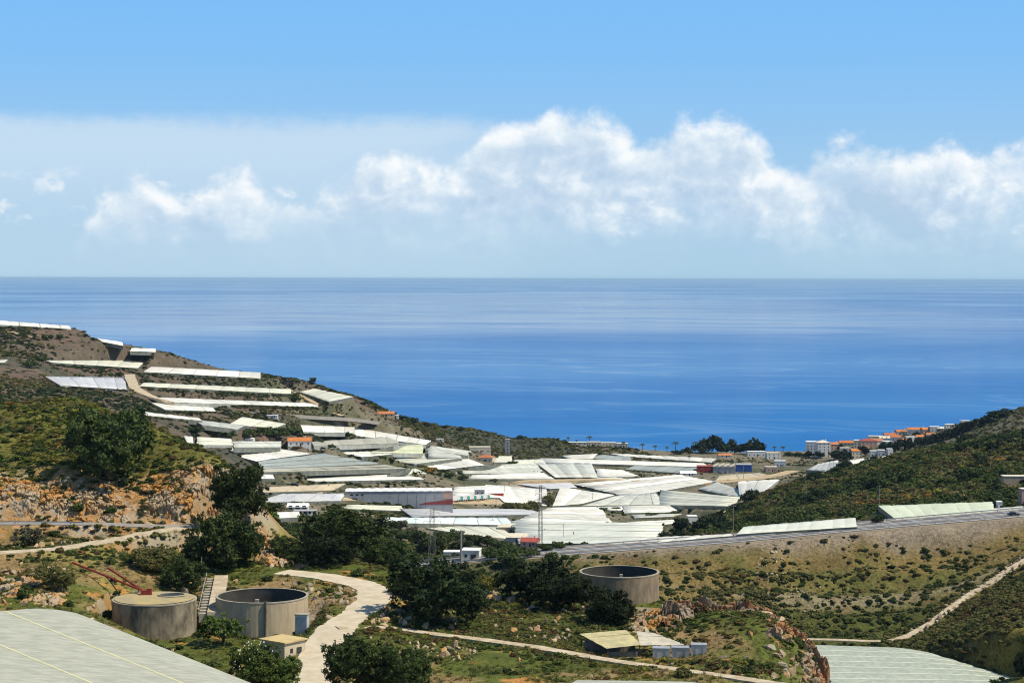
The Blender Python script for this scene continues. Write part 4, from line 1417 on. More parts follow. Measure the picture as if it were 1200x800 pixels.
# tin shed in the hollow
sh = unp(742, 768, 352)
sh.z = gz(sh.x, sh.y)
g = empty('tin_shed', sh, R(4))
tag(g, 'low open shed with two rusty yellowish corrugated roofs beside the lane', 'shed')
tin = mat('tin_lichen', (0.50, 0.45, 0.24), 0.7, 0.0, 0.5, 0.2, (0.36, 0.32, 0.19))
tin2 = mat('tin_grey', (0.46, 0.43, 0.34), 0.6, 0.0, 0.6, 0.2, (0.34, 0.31, 0.25))
def corrug(parent, q, n, matl, name):
    a, b, c, d = [Vector(p) for p in q]
    for k in range(n):
        u0, u1 = k / n, (k + 1) / n
        v, f = [], []
        for i in range(7):
            u = u0 + (u1 - u0) * i / 6
            dz = 0.05 * (1 if i % 2 else -1) + 0.05 * (k % 2)
            v += [a.lerp(b, u) + Vector((0, 0, dz)), d.lerp(c, u) + Vector((0, 0, dz + 0.04 * math.sin(k * 2.1)))]
            if i:
                f.append((2 * i - 2, 2 * i, 2 * i + 1, 2 * i - 1))
        link_mesh(name, v, f, matl, parent)
corrug(g, [(-9.4, 4.6, 3.0), (-5.4, -4.6, 2.0), (1.2, -3.4, 2.4), (-0.6, 4.8, 3.6)], 7, tin, 'roof_sheet')
corrug(g, [(1.4, 4.7, 3.4), (1.0, -3.2, 2.2), (9.6, -0.2, 1.7), (4.6, 4.6, 3.0)], 6, tin2, 'roof_sheet')
for (x, y) in ((-9.0, 4.2), (-5.2, -4.3), (0.9, -3.2), (9.0, -0.2), (4.4, 4.2), (-0.5, 4.4), (-2.2, -3.9)):
    MB().tube([(x, y, -2.0), (x, y, 2.1)], 0.1, 6).build('post', iron, g)
MB().box(-8.6, 0.9, 2.4, 2.6, -2, 2.2).build('back_wall', dark_wall, g)
MB().box(-5.0, 0.6, -2.9, -2.75, -2, 1.0).build('front_wall', dark_wall, g)
for k, (pa, pb) in enumerate(((766, 786), (788, 809), (811, 829))):
    p = unp((pa + pb) / 2, 779, 347)
    p.z = gz(p.x, p.y)
    w = (pb - pa) / F * 347 / 2
    g = empty('water_trough', p, R(-6))
    tag(g, ['dull white metal box with a dented rim next to the tin shed', 'white metal box between two others beside the tin shed', 'white metal box at the open end of the row by the tin shed'][k], 'box', 'white boxes beside the tin shed')
    MB().box(-w, w, -1.0, 1.0, -0.6, 1.75).build('body', mat('box_white_%d' % k, ((0.52, 0.50, 0.45), (0.44, 0.42, 0.38), (0.56, 0.54, 0.48))[k], 0.6, 0.25, 1.0), g)
    MB().box(-w - 0.06, w + 0.06, -1.06, 1.06, 1.753, 1.9).build('rim', galv, g)
    for x in (-w * 0.5, w * 0.5):
        MB().box(x - 0.05, x + 0.05, -1.05, -1.003, -0.5, 1.7).build('rib', galv, g)


# ------------------------------------------------------------------ guard rails
def guard_rail(lab, line, off, step, h=0.8, grp='steel guard rails', big=1.0):
    o = line[len(line) // 2].copy()
    g = empty('guard_rail', o)
    tag(g, lab, 'guard rail', grp)
    n = len(line)
    pts = []
    for i, p in enumerate(line):
        t = line[min(i + 1, n - 1)] - line[max(i - 1, 0)]
        t.z = 0
        t.normalize()
        pts.append(p + Vector((t.y, -t.x, 0)) * off - o)
    m = MB()
    for a, b in zip(pts[:-1], pts[1:]):
        for z0, z1 in ((h * 0.55, h),):
            m.poly([a + Vector((0, 0, z0)), b + Vector((0, 0, z0)), b + Vector((0, 0.05, (z0 + z1) / 2)), a + Vector((0, 0.05, (z0 + z1) / 2))])
            m.poly([a + Vector((0, 0.05, (z0 + z1) / 2)), b + Vector((0, 0.05, (z0 + z1) / 2)), b + Vector((0, 0, z1)), a + Vector((0, 0, z1))])
    m.build('rail', galv, g)
    pm = MB().box(-0.07 * big, 0.07 * big, -0.07, 0.07, -0.4, h)
    me = None
    for p in pts[::step]:
        if me is None:
            ob = pm.build('post', galv, g)
            me = ob.data
        else:
            ob = bpy.data.objects.new('post', me)
            COL.objects.link(ob)
            ob.parent = g
        ob.location = p
    return g


guard_rail('long steel guard rail on the bank side of the highway', HIGHWAY, 9.1, 1, 1.0, big=2)
guard_rail('long steel guard rail on the greenhouse side of the highway', HIGHWAY, -9.1, 1, 1.0, big=2)
guard_rail('concrete-grey central barrier rail between the highway carriageways', HIGHWAY, 0.0, 2, 0.9, big=2)
guard_rail('short steel guard rail beside the narrow road below the rock cut', ROAD_NEAR[:int(len(ROAD_NEAR) * 0.62)], 3.0, 2, 0.95)


# ------------------------------------------------------------------ houses and halls
wm = {
    'white': mat('wall_white', (0.70, 0.68, 0.64), 0.9, 0.12, 0.3),
    'cream': mat('wall_cream', (0.62, 0.55, 0.42), 0.9, 0.15, 0.3),
    'grey': mat('wall_grey', (0.34, 0.35, 0.37), 0.9, 0.15, 0.2),
    'tan': mat('wall_tan', (0.44, 0.35, 0.24), 0.9, 0.2, 0.3),
    'red': mat('wall_red', (0.38, 0.06, 0.045), 0.8, 0.2, 0.3),
    'blue': mat('wall_blue', (0.04, 0.10, 0.36), 0.8, 0.2, 0.3),
    'pink': mat('wall_pink', (0.50, 0.34, 0.28), 0.9, 0.2, 0.3),
}
rm = {
    'terracotta': mat('roof_terracotta', (0.46, 0.17, 0.075), 0.9, 0.3, 0.4, objvar=0.15),
    'orange': mat('roof_orange', (0.55, 0.20, 0.065), 0.9, 0.25, 0.4, objvar=0.1),
    'pale': mat('roof_pale', (0.66, 0.60, 0.47), 0.9, 0.2, 0.4),
    'white': mat('roof_white', (0.76, 0.76, 0.73), 0.7, 0.12, 0.2),
    'grey': mat('roof_grey', (0.40, 0.40, 0.40), 0.7, 0.2, 0.3),
    'red': mat('roof_red', (0.36, 0.09, 0.07), 0.8, 0.25, 0.4),
}
WIN = {}


def windows(parent, w, dp, z0, nx, nz, fh, sx, sz, sides=('f',)):
    for s in sides:
        ln = w if s in 'fb' else dp
        for i in range(nx):
            for j in range(nz):
                u = -ln / 2 + ln * (i + 0.5) / nx
                z = z0 + fh * j
                key = (s, round(sx, 2), round(sz, 2))
                if key not in WIN:
                    if s == 'f':
                        b = MB().box(-sx / 2, sx / 2, -0.05, 0.02, 0, sz)
                    else:
                        b = MB().box(-0.02, 0.05, -sx / 2, sx / 2, 0, sz)
                    o = b.build('window', glass_dark, parent)
                    WIN[key] = o.data
                else:
                    o = bpy.data.objects.new('window', WIN[key])
                    COL.objects.link(o)
                    o.parent = parent
                o.location = (u, -dp / 2 - 0.003, z) if s == 'f' else ((w / 2 + 0.003) if s == 'r' else (-w / 2 - 0.003), u, z)


def house(name, lab, cat, px0, px1, py, hpx, dmin, dmax, dp=8.0, rot=0.0, roof='gable', wall='white', rcol='terracotta', nx=3, nz=1, grp=None, door=True, roof_h=None, win=(1.0, 1.2), sides=('f',), z=None):
    c = hit((px0 + px1) / 2, py, dmin, dmax, 0.0, 300)
    s = c.y / F
    w = (px1 - px0) * s / max(0.5, math.cos(R(rot)))
    H = hpx * s
    y = c.y + dp / 2
    base = gz(c.x, c.y) if z is None else z
    g = empty(name, (c.x * y / c.y, y, base), R(rot))
    tag(g, lab, cat, grp)
    rh = roof_h if roof_h is not None else (min(2.4, dp * 0.22) if roof != 'flat' else 0.35)
    wh = H - rh if roof != 'flat' else H
    wh = max(2.2, wh)
    MB().box(-w / 2, w / 2, -dp / 2, dp / 2, -3.5, wh).build('wall', wm[wall], g)
    e = 0.35
    m = MB()
    if roof == 'gable':
        a, b = w / 2 + e, dp / 2 + e
        m.poly([(-a, -b, wh), (a, -b, wh), (a, 0, wh + rh), (-a, 0, wh + rh)])
        m.poly([(a, b, wh), (-a, b, wh), (-a, 0, wh + rh), (a, 0, wh + rh)])
        m.poly([(-a, b, wh), (-a, -b, wh), (-a, 0, wh + rh)])
        m.poly([(a, -b, wh), (a, b, wh), (a, 0, wh + rh)])
        m.poly([(-a, -b, wh - 0.02), (-a, b, wh - 0.02), (a, b, wh - 0.02), (a, -b, wh - 0.02)])
    elif roof == 'hip':
        a, b = w / 2 + e, dp / 2 + e
        i = max(0.0, a - b)
        m.poly([(-a, -b, wh), (a, -b, wh), (i, 0, wh + rh), (-i, 0, wh + rh)])
        m.poly([(a, b, wh), (-a, b, wh), (-i, 0, wh + rh), (i, 0, wh + rh)])
        m.poly([(-a, b, wh), (-a, -b, wh), (-i, 0, wh + rh)])
        m.poly([(a, -b, wh), (a, b, wh), (i, 0, wh + rh)])
    elif roof == 'saw':
        n = max(3, int(w / 5))
        for k in range(n):
            x0, x1 = -w / 2 + w * k / n, -w / 2 + w * (k + 1) / n
            m.poly([(x0, -dp / 2 - e, wh + 0.003), (x1, -dp / 2 - e, wh + rh), (x1, dp / 2 + e, wh + rh), (x0, dp / 2 + e, wh + 0.003)])
            m.poly([(x0, -dp / 2 - e, wh + 0.003), (x1, -dp / 2 - e, wh + 0.003), (x1, -dp / 2 - e, wh + rh)])
    else:
        m.box(-w / 2 - 0.15, w / 2 + 0.15, -dp / 2 - 0.15, dp / 2 + 0.15, wh + 0.003, wh + 0.3)
    rf = m.build('roof', rm[rcol], g)
    if roof in ('gable', 'hip') and w > 7:
        MB().box(w * 0.22, w * 0.22 + 0.8, 0.4, 1.2, wh + rh * 0.3, wh + rh + 0.9).build('chimney', wm['white'], rf)
    if nx:
        windows(g, w, dp, 1.0, nx, nz, 3.0, min(win[0], w / nx * 0.55), win[1], sides)
    if door:
        MB().box(w * 0.02, w * 0.02 + 1.1, -dp / 2 - 0.07, -dp / 2 + 0.02, -0.3, 2.1).build('door', iron, g)
    return g


# packing hall
ph = hit(404, 583, 1000, 1500)
pr = unp(527, 586, ph.y * 1.01)
w = (530 - 404) * ph.y / F
g = empty('packing_hall', ((ph.x + w / 2 * 1.0), ph.y + 10, gz(ph.x + w / 2, ph.y + 4)), R(4))
tag(g, 'long grey packing hall with white roof and a red band at one end', 'warehouse')
MB().box(-w / 2, w / 2, -9, 9, -9, 8.8).build('wall', wm['grey'], g)
for k in range(12):
    x0, x1 = -w / 2 + w * k / 12, -w / 2 + w * (k + 1) / 12
    m = MB()
    xm = (x0 + x1) / 2
    m.poly([(x0 + 0.05, -9.4, 8.85), (xm, -9.4, 9.1), (xm, 9.4, 9.1), (x0 + 0.05, 9.4, 8.85)])
    m.poly([(xm, -9.4, 9.1), (x1 - 0.05, -9.4, 8.85), (x1 - 0.05, 9.4, 8.85), (xm, 9.4, 9.1)])
    m.poly([(x0 + 0.05, -9.4, 8.85), (x1 - 0.05, -9.4, 8.85), (xm, -9.4, 9.1)])
    m.build('roof_bay', rm['white'], g)
    if k < 11:
        MB().box(x1 - 0.12, x1 + 0.12, -9.1, -9.003, -3, 8.7).build('cladding_post', wm['grey'], g)
m = MB()
m.poly([(w * 0.18, -9.12, 0.3), (w / 2, -9.12, 0.3), (w / 2, -9.12, 3.7), (w * 0.24, -9.12, 1.5)])
m.build('red_band', mat('wall_maroon', (0.27, 0.065, 0.07), 0.85, 0.2, 0.3), g)
MB().box(w * 0.40, w / 2 + 0.02, -9.10, -9.004, 3.9, 8.6).build('pink_cladding', wm['pink'], g)
for x, z in ((-0.44, 6.2), (-0.39, 6.2), (-0.34, 6.2), (-0.40, 3.6)):
    MB().box(w * x - 0.9, w * x + 0.9, -9.08, -9.003, z, z + 1.0).build('window', glass_dark, g)
for x in (-0.30, -0.2, -0.1):
    MB().box(w * x - 2.2, w * x + 2.2, -9.09, -9.003, -0.5, 3.8).build('dock_door', galv, g)

H = house
H('farmhouse', 'white farmhouse with bright orange roof among dark trees in the gully', 'house', 338, 365, 523, 9.5, 1150, 1600, 12, 6, 'gable', 'white', 'orange', 4, 1)
H('farmhouse', 'house with wide terracotta roof in the middle of the plain', 'house', 561, 579, 541, 8, 1350, 1900, 14, -8, 'hip', 'cream', 'terracotta', 3, 1)
H('farmhouse', 'low house with weathered red roof on the slope above the sea', 'house', 441, 462, 488.5, 6, 1700, 2000, 10, 10, 'gable', 'tan', 'terracotta', 3, 1)
H('shed', 'white shed beside the weathered red roof above the sea', 'shed', 458, 468, 490, 3.2, 1700, 2000, 6, 4, 'flat', 'white', 'white', 0, 1)
H('shed', 'tiny white hut on the dark slope beyond the scalloped greenhouse', 'shed', 512, 520, 518, 3.4, 1600, 2000, 5, 0, 'flat', 'white', 'white', 0, 1)
H('shed', 'small white outbuilding on the terrace above the cream humped greenhouse', 'shed', 311, 326, 491.5, 4.0, 1350, 1750, 5, 0, 'flat', 'white', 'white', 2, 1)
H('shed', 'long white shed roof beside the bulging off-white greenhouse', 'shed', 281, 298, 519.5, 4.5, 1050, 1500, 8, 0, 'flat', 'white', 'white', 2, 1)
H('shed', 'white shed with dark openings at the edge of the dark wood', 'shed', 338, 362, 599, 7.5, 900, 1300, 8, 0, 'gable', 'white', 'white', 3, 1, win=(2.2, 2.0))
H('shed', 'open-fronted white shed below the one with dark openings', 'shed', 345, 372, 604.5, 5, 900, 1300, 7, 3, 'flat', 'white', 'grey', 5, 1, win=(2.4, 1.6))
H('ruin', 'pale roofless building of two blocks against the dark coastal slope', 'building', 550, 575, 530.5, 6.5, 1450, 1980, 10, 5, 'flat', 'cream', 'pale', 4, 1)
H('tower', 'slender pale square tower on the dark coastal slope', 'tower', 592.5, 598, 532, 17, 1500, 2000, 5, 0, 'flat', 'grey', 'grey', 1, 4, door=False)
H('warehouse', 'red-walled warehouse between white greenhouse and pale hall', 'warehouse', 817, 835.5, 553, 7.0, 1450, 1950, 12, -4, 'flat', 'red', 'red', 2, 1)
H('warehouse', 'pale hall with saw-tooth roof beside the red warehouse', 'warehouse', 836, 862, 554, 10.5, 1450, 1950, 16, -5, 'saw', 'grey', 'pale', 2, 1, roof_h=2.2)
H('warehouse', 'blue-walled warehouse beside the saw-tooth hall', 'warehouse', 863, 881, 552, 8.0, 1480, 1950, 14, -4, 'flat', 'blue', 'grey', 1, 1)
H('shed', 'grey-white shed with a dark gateway in front of the red warehouse', 'shed', 797, 816, 557, 5.5, 1400, 1900, 9, 4, 'gable', 'white', 'white', 2, 1)
H('house', 'white flat-roofed house below the grove of tall dark trees', 'house', 898, 914, 537, 7, 1550, 2040, 9, 6, 'flat', 'white', 'pale', 3, 2)
H('house', 'small white house with a pale roof beside the end of the sandy road', 'house', 908, 921, 546, 6.5, 1500, 1980, 8, -5, 'flat', 'white', 'white', 2, 1)
H('house', 'long white beach house with dark door openings', 'house', 876, 897, 534, 5.5, 1600, 2050, 8, 0, 'flat', 'white', 'white', 4, 1)
H('house', 'low white house with a red-brown roof beside the beach grove', 'house', 842, 858, 535.5, 4.5, 1600, 2050, 8, 3, 'gable', 'white', 'terracotta', 2, 1)
H('house', 'pinkish low house beside the sandy road end', 'house', 897, 911, 552, 5.5, 1500, 1950, 8, 3, 'flat', 'pink', 'pale', 2, 1)
# low beach wall of joined blocks
for k, (a, b, y, hh, lab) in enumerate(((666, 688, 521.5, 3.2, 'low pale terrace of beach apartments, end block nearest the scrubby cape'), (689, 704, 522, 4.2, 'pale beach apartment block, taller middle block of the low terrace'),
                                     (705, 722, 523, 4.4, 'pale beach apartment block beside the taller middle block'), (723, 736, 524, 4.6, 'pale beach apartment block at the open end of the low terrace'))):
    H('apartment_block', lab, 'building', a, b, y, hh, 1800, 2120, 9, 0, 'flat', 'cream', 'pale', 4, 1, 'beach apartment terrace', False)
H('farmhouse', 'small white flat-roofed farmhouse with two square windows above the dark trees', 'house', 543, 563.5, 656, 10.5, 600, 1000, 7, -6, 'flat', 'white', 'white', 2, 1, win=(1.0, 1.1))
H('shed', 'bright white open shed beside the small farmhouse above the dark trees', 'shed', 521, 541, 653, 4.0, 600, 1000, 6, 0, 'flat', 'white', 'white', 0, 1)
H('farmhouse', 'dark red-roofed farmhouse at the foot of the tall lattice pylon', 'house', 612, 632, 640.5, 10, 850, 1200, 9, -10, 'gable', 'pink', 'red', 2, 1)
H('shed', 'low shed with a pale lean-to roof beside the red-roofed farmhouse', 'shed', 594, 618, 634, 6, 850, 1250, 9, -6, 'gable', 'grey', 'pale', 0, 1)
H('shed', 'brown humped shed beside the vast pale greenhouse', 'shed', 584, 611, 624, 10, 900, 1350, 8, 0, 'hip', 'tan', 'pale', 0, 1)
H('cottage', 'grey-white cottage wrapped in dark trees at the foot of the spur', 'house', 806, 817, 614, 9.5, 900, 1300, 7, 5, 'flat', 'white', 'white', 1, 1)
H('shed', 'flat cream carport roof standing among scrub on the spur', 'shed', 1175, 1212, 566, 9, 780, 1080, 6, -2, 'flat', 'tan', 'pale', 0, 1)
H('shed', 'orange-brown gatehouse with a pale lintel below the cream carport', 'shed', 1196, 1212, 592, 20, 770, 1000, 5, 0, 'flat', 'pink', 'pale', 1, 1)
H('shed', 'small white kiosk at the corner of the mint-tinted greenhouse', 'shed', 1169, 1174, 597, 10, 740, 950, 3, 0, 'flat', 'white', 'white', 0, 1)
H('office_block', 'small grey-white block behind the parked lorries', 'building', 557, 568, 585, 11, 1150, 1600, 8, 5, 'flat', 'grey', 'white', 2, 2)
H('warehouse', 'white-roofed shed with a red fascia beside the lorry yard', 'warehouse', 566, 590, 583, 5, 1150, 1600, 14, 5, 'flat', 'red', 'white', 0, 1)

# the village on the headland
VILL = [  # px0, px1, base, height, depth, roof, wall, roof colour, nx, nz, label
    (945, 957, 534, 17, 12, 'flat', 'white', 'white', 3, 4, 'tall white apartment block at the seaward edge of the village'),
    (957, 972, 535, 20, 14, 'hip', 'white', 'pale', 3, 5, 'tallest white village block with a pale dome-like roof'),
    (972, 984, 524, 9, 10, 'gable', 'pink', 'terracotta', 3, 2, 'village house with brick-red roof joined to the tall white block'),
    (984, 1001, 523, 9, 10, 'gable', 'cream', 'orange', 4, 2, 'long village house with bright orange roof'),
    (1001, 1008, 524, 9, 8, 'flat', 'cream', 'white', 2, 2, 'narrow cream village house with a white flat roof'),
    (1008, 1027, 524, 11, 10, 'hip', 'pink', 'red', 4, 2, 'village house with dusky pink hipped roof'),
    (997, 1009, 536, 11, 9, 'gable', 'cream', 'orange', 3, 2, 'small orange-gabled house lower down among village trees'),
    (1018, 1034, 511, 6, 9, 'flat', 'cream', 'pale', 4, 1, 'pale yellow flat-topped village house against the sea'),
    (1031, 1047, 517, 7, 9, 'gable', 'white', 'pale', 3, 2, 'white village house with a sandy roof one row below the flat-topped one'),
    (1036, 1050, 509, 6, 9, 'gable', 'white', 'terracotta', 3, 1, 'red-roofed village house beside the pale yellow flat-topped one'),
    (1050, 1064, 508, 7, 9, 'gable', 'white', 'orange', 3, 1, 'orange-roofed village house halfway up the village'),
    (1056, 1070, 505, 6, 9, 'hip', 'cream', 'terracotta', 3, 1, 'hip-roofed red-brown village house behind the orange one'),
    (1064, 1078, 508, 8, 9, 'gable', 'white', 'orange', 3, 1, 'white-walled orange-roofed house above the tall cypresses'),
    (1072, 1086, 504, 6.5, 9, 'gable', 'cream', 'terracotta', 3, 1, 'terracotta-roofed house near the top of the village'),
    (1080, 1092, 507, 7, 9, 'gable', 'pink', 'orange', 2, 1, 'pink-walled house near the top of the village'),
    (1090, 1101, 505, 6, 8, 'flat', 'white', 'white', 2, 1, 'white flat-roofed house at the top end of the village'),
    (1099, 1106, 503.5, 4.5, 7, 'gable', 'white', 'pale', 2, 1, 'small white house beyond the top end of the village'),
    (1108, 1118, 500, 4, 7, 'flat', 'white', 'white', 3, 1, 'lone white villa on the wooded ridge above the village'),
    (1126, 1137, 495.5, 3.6, 7, 'flat', 'white', 'white', 3, 1, 'highest lone white villa on the wooded ridge'),
    (1020, 1029, 534, 6.5, 7, 'flat', 'white', 'white', 2, 1, 'bright white cubic house at the end of the lower row'),
    (1029, 1037, 533, 6.5, 7, 'flat', 'white', 'white', 2, 1, 'bright white cubic house in the middle of the lower row'),
    (1040, 1046, 532, 7, 6, 'flat', 'white', 'white', 1, 1, 'bright white cubic house standing apart from the lower row'),
    (1062, 1074, 517, 6, 8, 'flat', 'white', 'white', 2, 1, 'white terraced house half hidden by cypresses'),
    (1074, 1084, 514, 5.5, 8, 'gable', 'white', 'orange', 2, 1, 'little orange-roofed house below the pink-walled one'),
    (1008, 1018, 529, 7, 8, 'gable', 'cream', 'terracotta', 2, 1, 'small red-roofed house between the pink hipped roof and the lower trees'),
    (1024, 1034, 520, 6.5, 8, 'gable', 'white', 'orange', 2, 1, 'orange-roofed white house just below the pale yellow flat-topped one'),
    (1034, 1044, 523, 7, 8, 'flat', 'white', 'white', 2, 2, 'white two-storey house in the middle of the village slope'),
    (1054, 1063, 520, 7, 8, 'gable', 'cream', 'terracotta', 2, 1, 'cream house with red roof above the tall cypresses'),
    (1086, 1096, 512, 6, 8, 'gable', 'white', 'terracotta', 2, 1, 'red-roofed house below the white one at the top end'),
    (1046, 1058, 504.5, 4.5, 8, 'gable', 'cream', 'orange', 3, 1, 'orange ridge of a house showing on the village skyline'),
    (1068, 1080, 500.5, 4, 8, 'gable', 'white', 'terracotta', 3, 1, 'red ridge of a house showing on the village skyline'),
    (985, 996, 531, 7, 8, 'flat', 'white', 'pale', 2, 1, 'low white house below the long bright orange roof'),
    (1044, 1056, 516, 7, 8, 'gable', 'white', 'orange', 2, 1, 'orange-roofed house one row below the halfway house'),
]
for i, (a, b, y, hh, dp, rf, wl, rc, nx, nz, lab) in enumerate(VILL):
    H('village_house', lab, 'house', a, b, y, hh, 1500, 2110, dp, (-6, 4, 9, -3)[i % 4], rf, wl, rc, nx, nz, 'houses of the seaside village', False)

# ------------------------------------------------------------------ plants
def leaf_mat(name, c, c2, scale=3.0, objvar=0.25, trans=0.25):
    return mat(name, c, 0.75, 0.0, scale, 0.12, c2, objvar=objvar, trans=trans, detail=3)


LEAF = {
    'black': leaf_mat('leaf_black_green', (0.012, 0.022, 0.008), (0.032, 0.046, 0.014), 5.0, trans=0.12),
    'dark': leaf_mat('leaf_dark_green', (0.026, 0.044, 0.012), (0.078, 0.102, 0.028), 5.0, trans=0.2),
    'green': leaf_mat('leaf_green', (0.062, 0.095, 0.020), (0.105, 0.135, 0.032)),
    'olive': leaf_mat('leaf_olive', (0.100, 0.105, 0.034), (0.155, 0.145, 0.046)),
    'yellow': leaf_mat('leaf_yellow_green', (0.15, 0.16, 0.025), (0.20, 0.175, 0.035)),
    'brown': leaf_mat('leaf_brown', (0.15, 0.095, 0.035), (0.11, 0.085, 0.035)),
    'orange': leaf_mat('leaf_orange', (0.30, 0.15, 0.03), (0.20, 0.13, 0.03)),
    'grey': leaf_mat('leaf_grey', (0.15, 0.14, 0.095), (0.10, 0.10, 0.06)),
}
bark = mat('bark', (0.10, 0.075, 0.05), 0.95, 0.4, 6.0, 0.05)


def leaf_mesh(name, lobes, n, size, matl, seed, shell=0.55, stretch=1.5):
    """n small leaf-sprays spread through the given lobes (centre, radii)"""
    r = np.random.default_rng(seed)
    L = np.array([[*c, *q] for c, q in lobes], float)
    vol = L[:, 3] * L[:, 4] * L[:, 5]
    k = r.choice(len(L), n, p=vol ** 0.75 / (vol ** 0.75).sum())
    d = r.normal(size=(n, 3))
    d /= np.linalg.norm(d, axis=1)[:, None]
    rad = shell + (1 - shell) * r.random(n) ** 0.6
    rad *= 1 + 0.10 * r.normal(size=n)
    pos = L[k, :3] + d * L[k, 3:] * rad[:, None]
    if n > 2000:                       # leaves gather in sprays with gaps between
        m = n // 34
        pick = r.integers(0, m, n)
        pos = pos[:m][pick] + r.normal(size=(n, 3)) * np.array([0.030, 0.030, 0.022])
        d = d[:m][pick]
    pos[:, 2] = np.maximum(pos[:, 2], 0.0)
    nrm = d + r.normal(size=(n, 3)) * 0.75
    nrm /= np.linalg.norm(nrm, axis=1)[:, None]
    ref = r.normal(size=(n, 3))
    t = np.cross(nrm, ref)
    t /= np.linalg.norm(t, axis=1)[:, None] + 1e-9
    b = np.cross(nrm, t)
    s = size * (0.6 + 0.8 * r.random(n))[:, None]
    v = np.stack([pos - t * s * stretch * 0.5, pos + b * s * 0.5, pos + t * s * stretch * 0.5 + nrm * s * 0.25, pos - b * s * 0.5], 1).reshape(-1, 3)
    me = bpy.data.meshes.new(name)
    me.vertices.add(len(v))
    me.vertices.foreach_set('co', v.ravel().astype(np.float32))
    me.loops.add(4 * n)
    me.loops.foreach_set('vertex_index', np.arange(4 * n, dtype=np.int32))
    me.polygons.add(n)
    me.polygons.foreach_set('loop_start', np.arange(0, 4 * n, 4, dtype=np.int32))
    me.polygons.foreach_set('loop_total', np.full(n, 4, np.int32))
    me.update()
    me.materials.append(matl)
    return me


def dome_lobes(seed, n=9, flat=1.0, low=0.12):
    """lobes of a rounded crown one unit wide and one unit high, standing on z = 0"""
    r = random.Random(seed)
    out = [((0, 0, 0.52), (0.33, 0.33, 0.36))]
    for k in range(n):
        a = 2 * math.pi * (k + r.uniform(-0.3, 0.3)) / n
        q = r.uniform(0.12, 0.28)
        z = r.uniform(low + q * 0.6, 0.98 - q)
        rr = min(0.56 - q * 0.75, 0.42) * r.uniform(0.75, 1.1) * math.sqrt(max(0.1, 1 - ((z - 0.45) / 0.62) ** 2)) + 0.03
        out.append(((rr * math.cos(a), rr * math.sin(a), z), (q, q, q * r.uniform(0.75, 1.0))))
    return out


def trunk_mesh(name, seed, h=0.55, r0=0.05):
    r = random.Random(seed)
    m = MB()
    lean = Vector((r.uniform(-0.05, 0.05), r.uniform(-0.05, 0.05), 0))
    m.tube([(0, 0, -0.12), (lean.x * 0.4, lean.y * 0.4, h * 0.3), (lean.x, lean.y, h * 0.6)], r0, 7, r0 * 0.6)
    for k in range(4):
        a = 2 * math.pi * k / 4 + r.uniform(-0.5, 0.5)
        s = Vector((lean.x * 0.7, lean.y * 0.7, h * r.uniform(0.35, 0.6)))
        e = s + Vector((math.cos(a) * 0.26, math.sin(a) * 0.26, h * 0.5))
        m.tube([s, s.lerp(e, 0.5) + Vector((0, 0, -0.03)), e], r0 * 0.5, 5, r0 * 0.2)
    me = bpy.data.meshes.new(name)
    me.from_pydata([tuple(v) for v in m.v], [], m.f)
    me.materials.append(bark)
    me.update()
    return me


CROWN, TRUNK = {}, [trunk_mesh('trunk', 40 + k) for k in range(3)]


def crown(kind, colour, var):
    key = (kind, colour, var)
    if key not in CROWN:
        sd_ = hash_id = 100 + 17 * var + len(CROWN)
        if kind == 'near':
            CROWN[key] = leaf_mesh('crown', dome_lobes(sd_, 17), 13000, 0.031, LEAF[colour], sd_)
        elif kind == 'mid':
            CROWN[key] = leaf_mesh('crown', dome_lobes(sd_, 9), 1500, 0.075, LEAF[colour], sd_)
        elif kind == 'far':
            CROWN[key] = leaf_mesh('crown', dome_lobes(sd_, 7), 420, 0.13, LEAF[colour], sd_)
        elif kind == 'bush':
            CROWN[key] = leaf_mesh('crown', [((0, 0, 0.3), (0.36, 0.36, 0.34))] + [((0.27 * math.cos(a), 0.27 * math.sin(a), 0.28 + 0.14 * math.sin(3 * a + var)), (0.22, 0.22, 0.24)) for a in (0.3, 1.7, 2.9, 4.1, 5.3)],
                                   520, 0.12, LEAF[colour], sd_, 0.35)
        elif kind == 'open':
            CROWN[key] = leaf_mesh('crown', dome_lobes(sd_, 11, low=0.3), 4200, 0.042, LEAF[colour], sd_, 0.3)
        elif kind == 'cypress':
            CROWN[key] = leaf_mesh('crown', [((0, 0, 0.08 + 0.1 * k), (w, w, 0.09)) for k, w in enumerate((0.30, 0.40, 0.45, 0.46, 0.43, 0.38, 0.31, 0.22, 0.12))], 420, 0.12, LEAF[colour], sd_)
    return CROWN[key]


def plant(name, lab, cat, base, w, h, kind, colour, var, grp=None, rz=0.0, trunk=True, sink=0.03):
    g = empty(name, (base[0], base[1], base[2] - sink * h), rz)
    tag(g, lab, cat, grp)
    o = bpy.data.objects.new('crown', crown(kind, colour, var))
    COL.objects.link(o)
    o.parent = g
    o.scale = (w, w, h)
    if trunk:
        t = bpy.data.objects.new('trunk', TRUNK[var % 3])
        COL.objects.link(t)
        t.parent = g
        t.scale = (w, w, h)
    return g


def plant_px(name, lab, cat, px, py, wpx, hpx, dmin, dmax, kind, colour, var, grp=None, **kw):
    p = hit(px, py, dmin, dmax, 0.0, 260)
    s = p.y / F
    return plant(name, lab, cat, (p.x, p.y, gz(p.x, p.y)), wpx * s, hpx * s, kind, colour, var, grp, (px * 0.37) % 6.28, **kw)


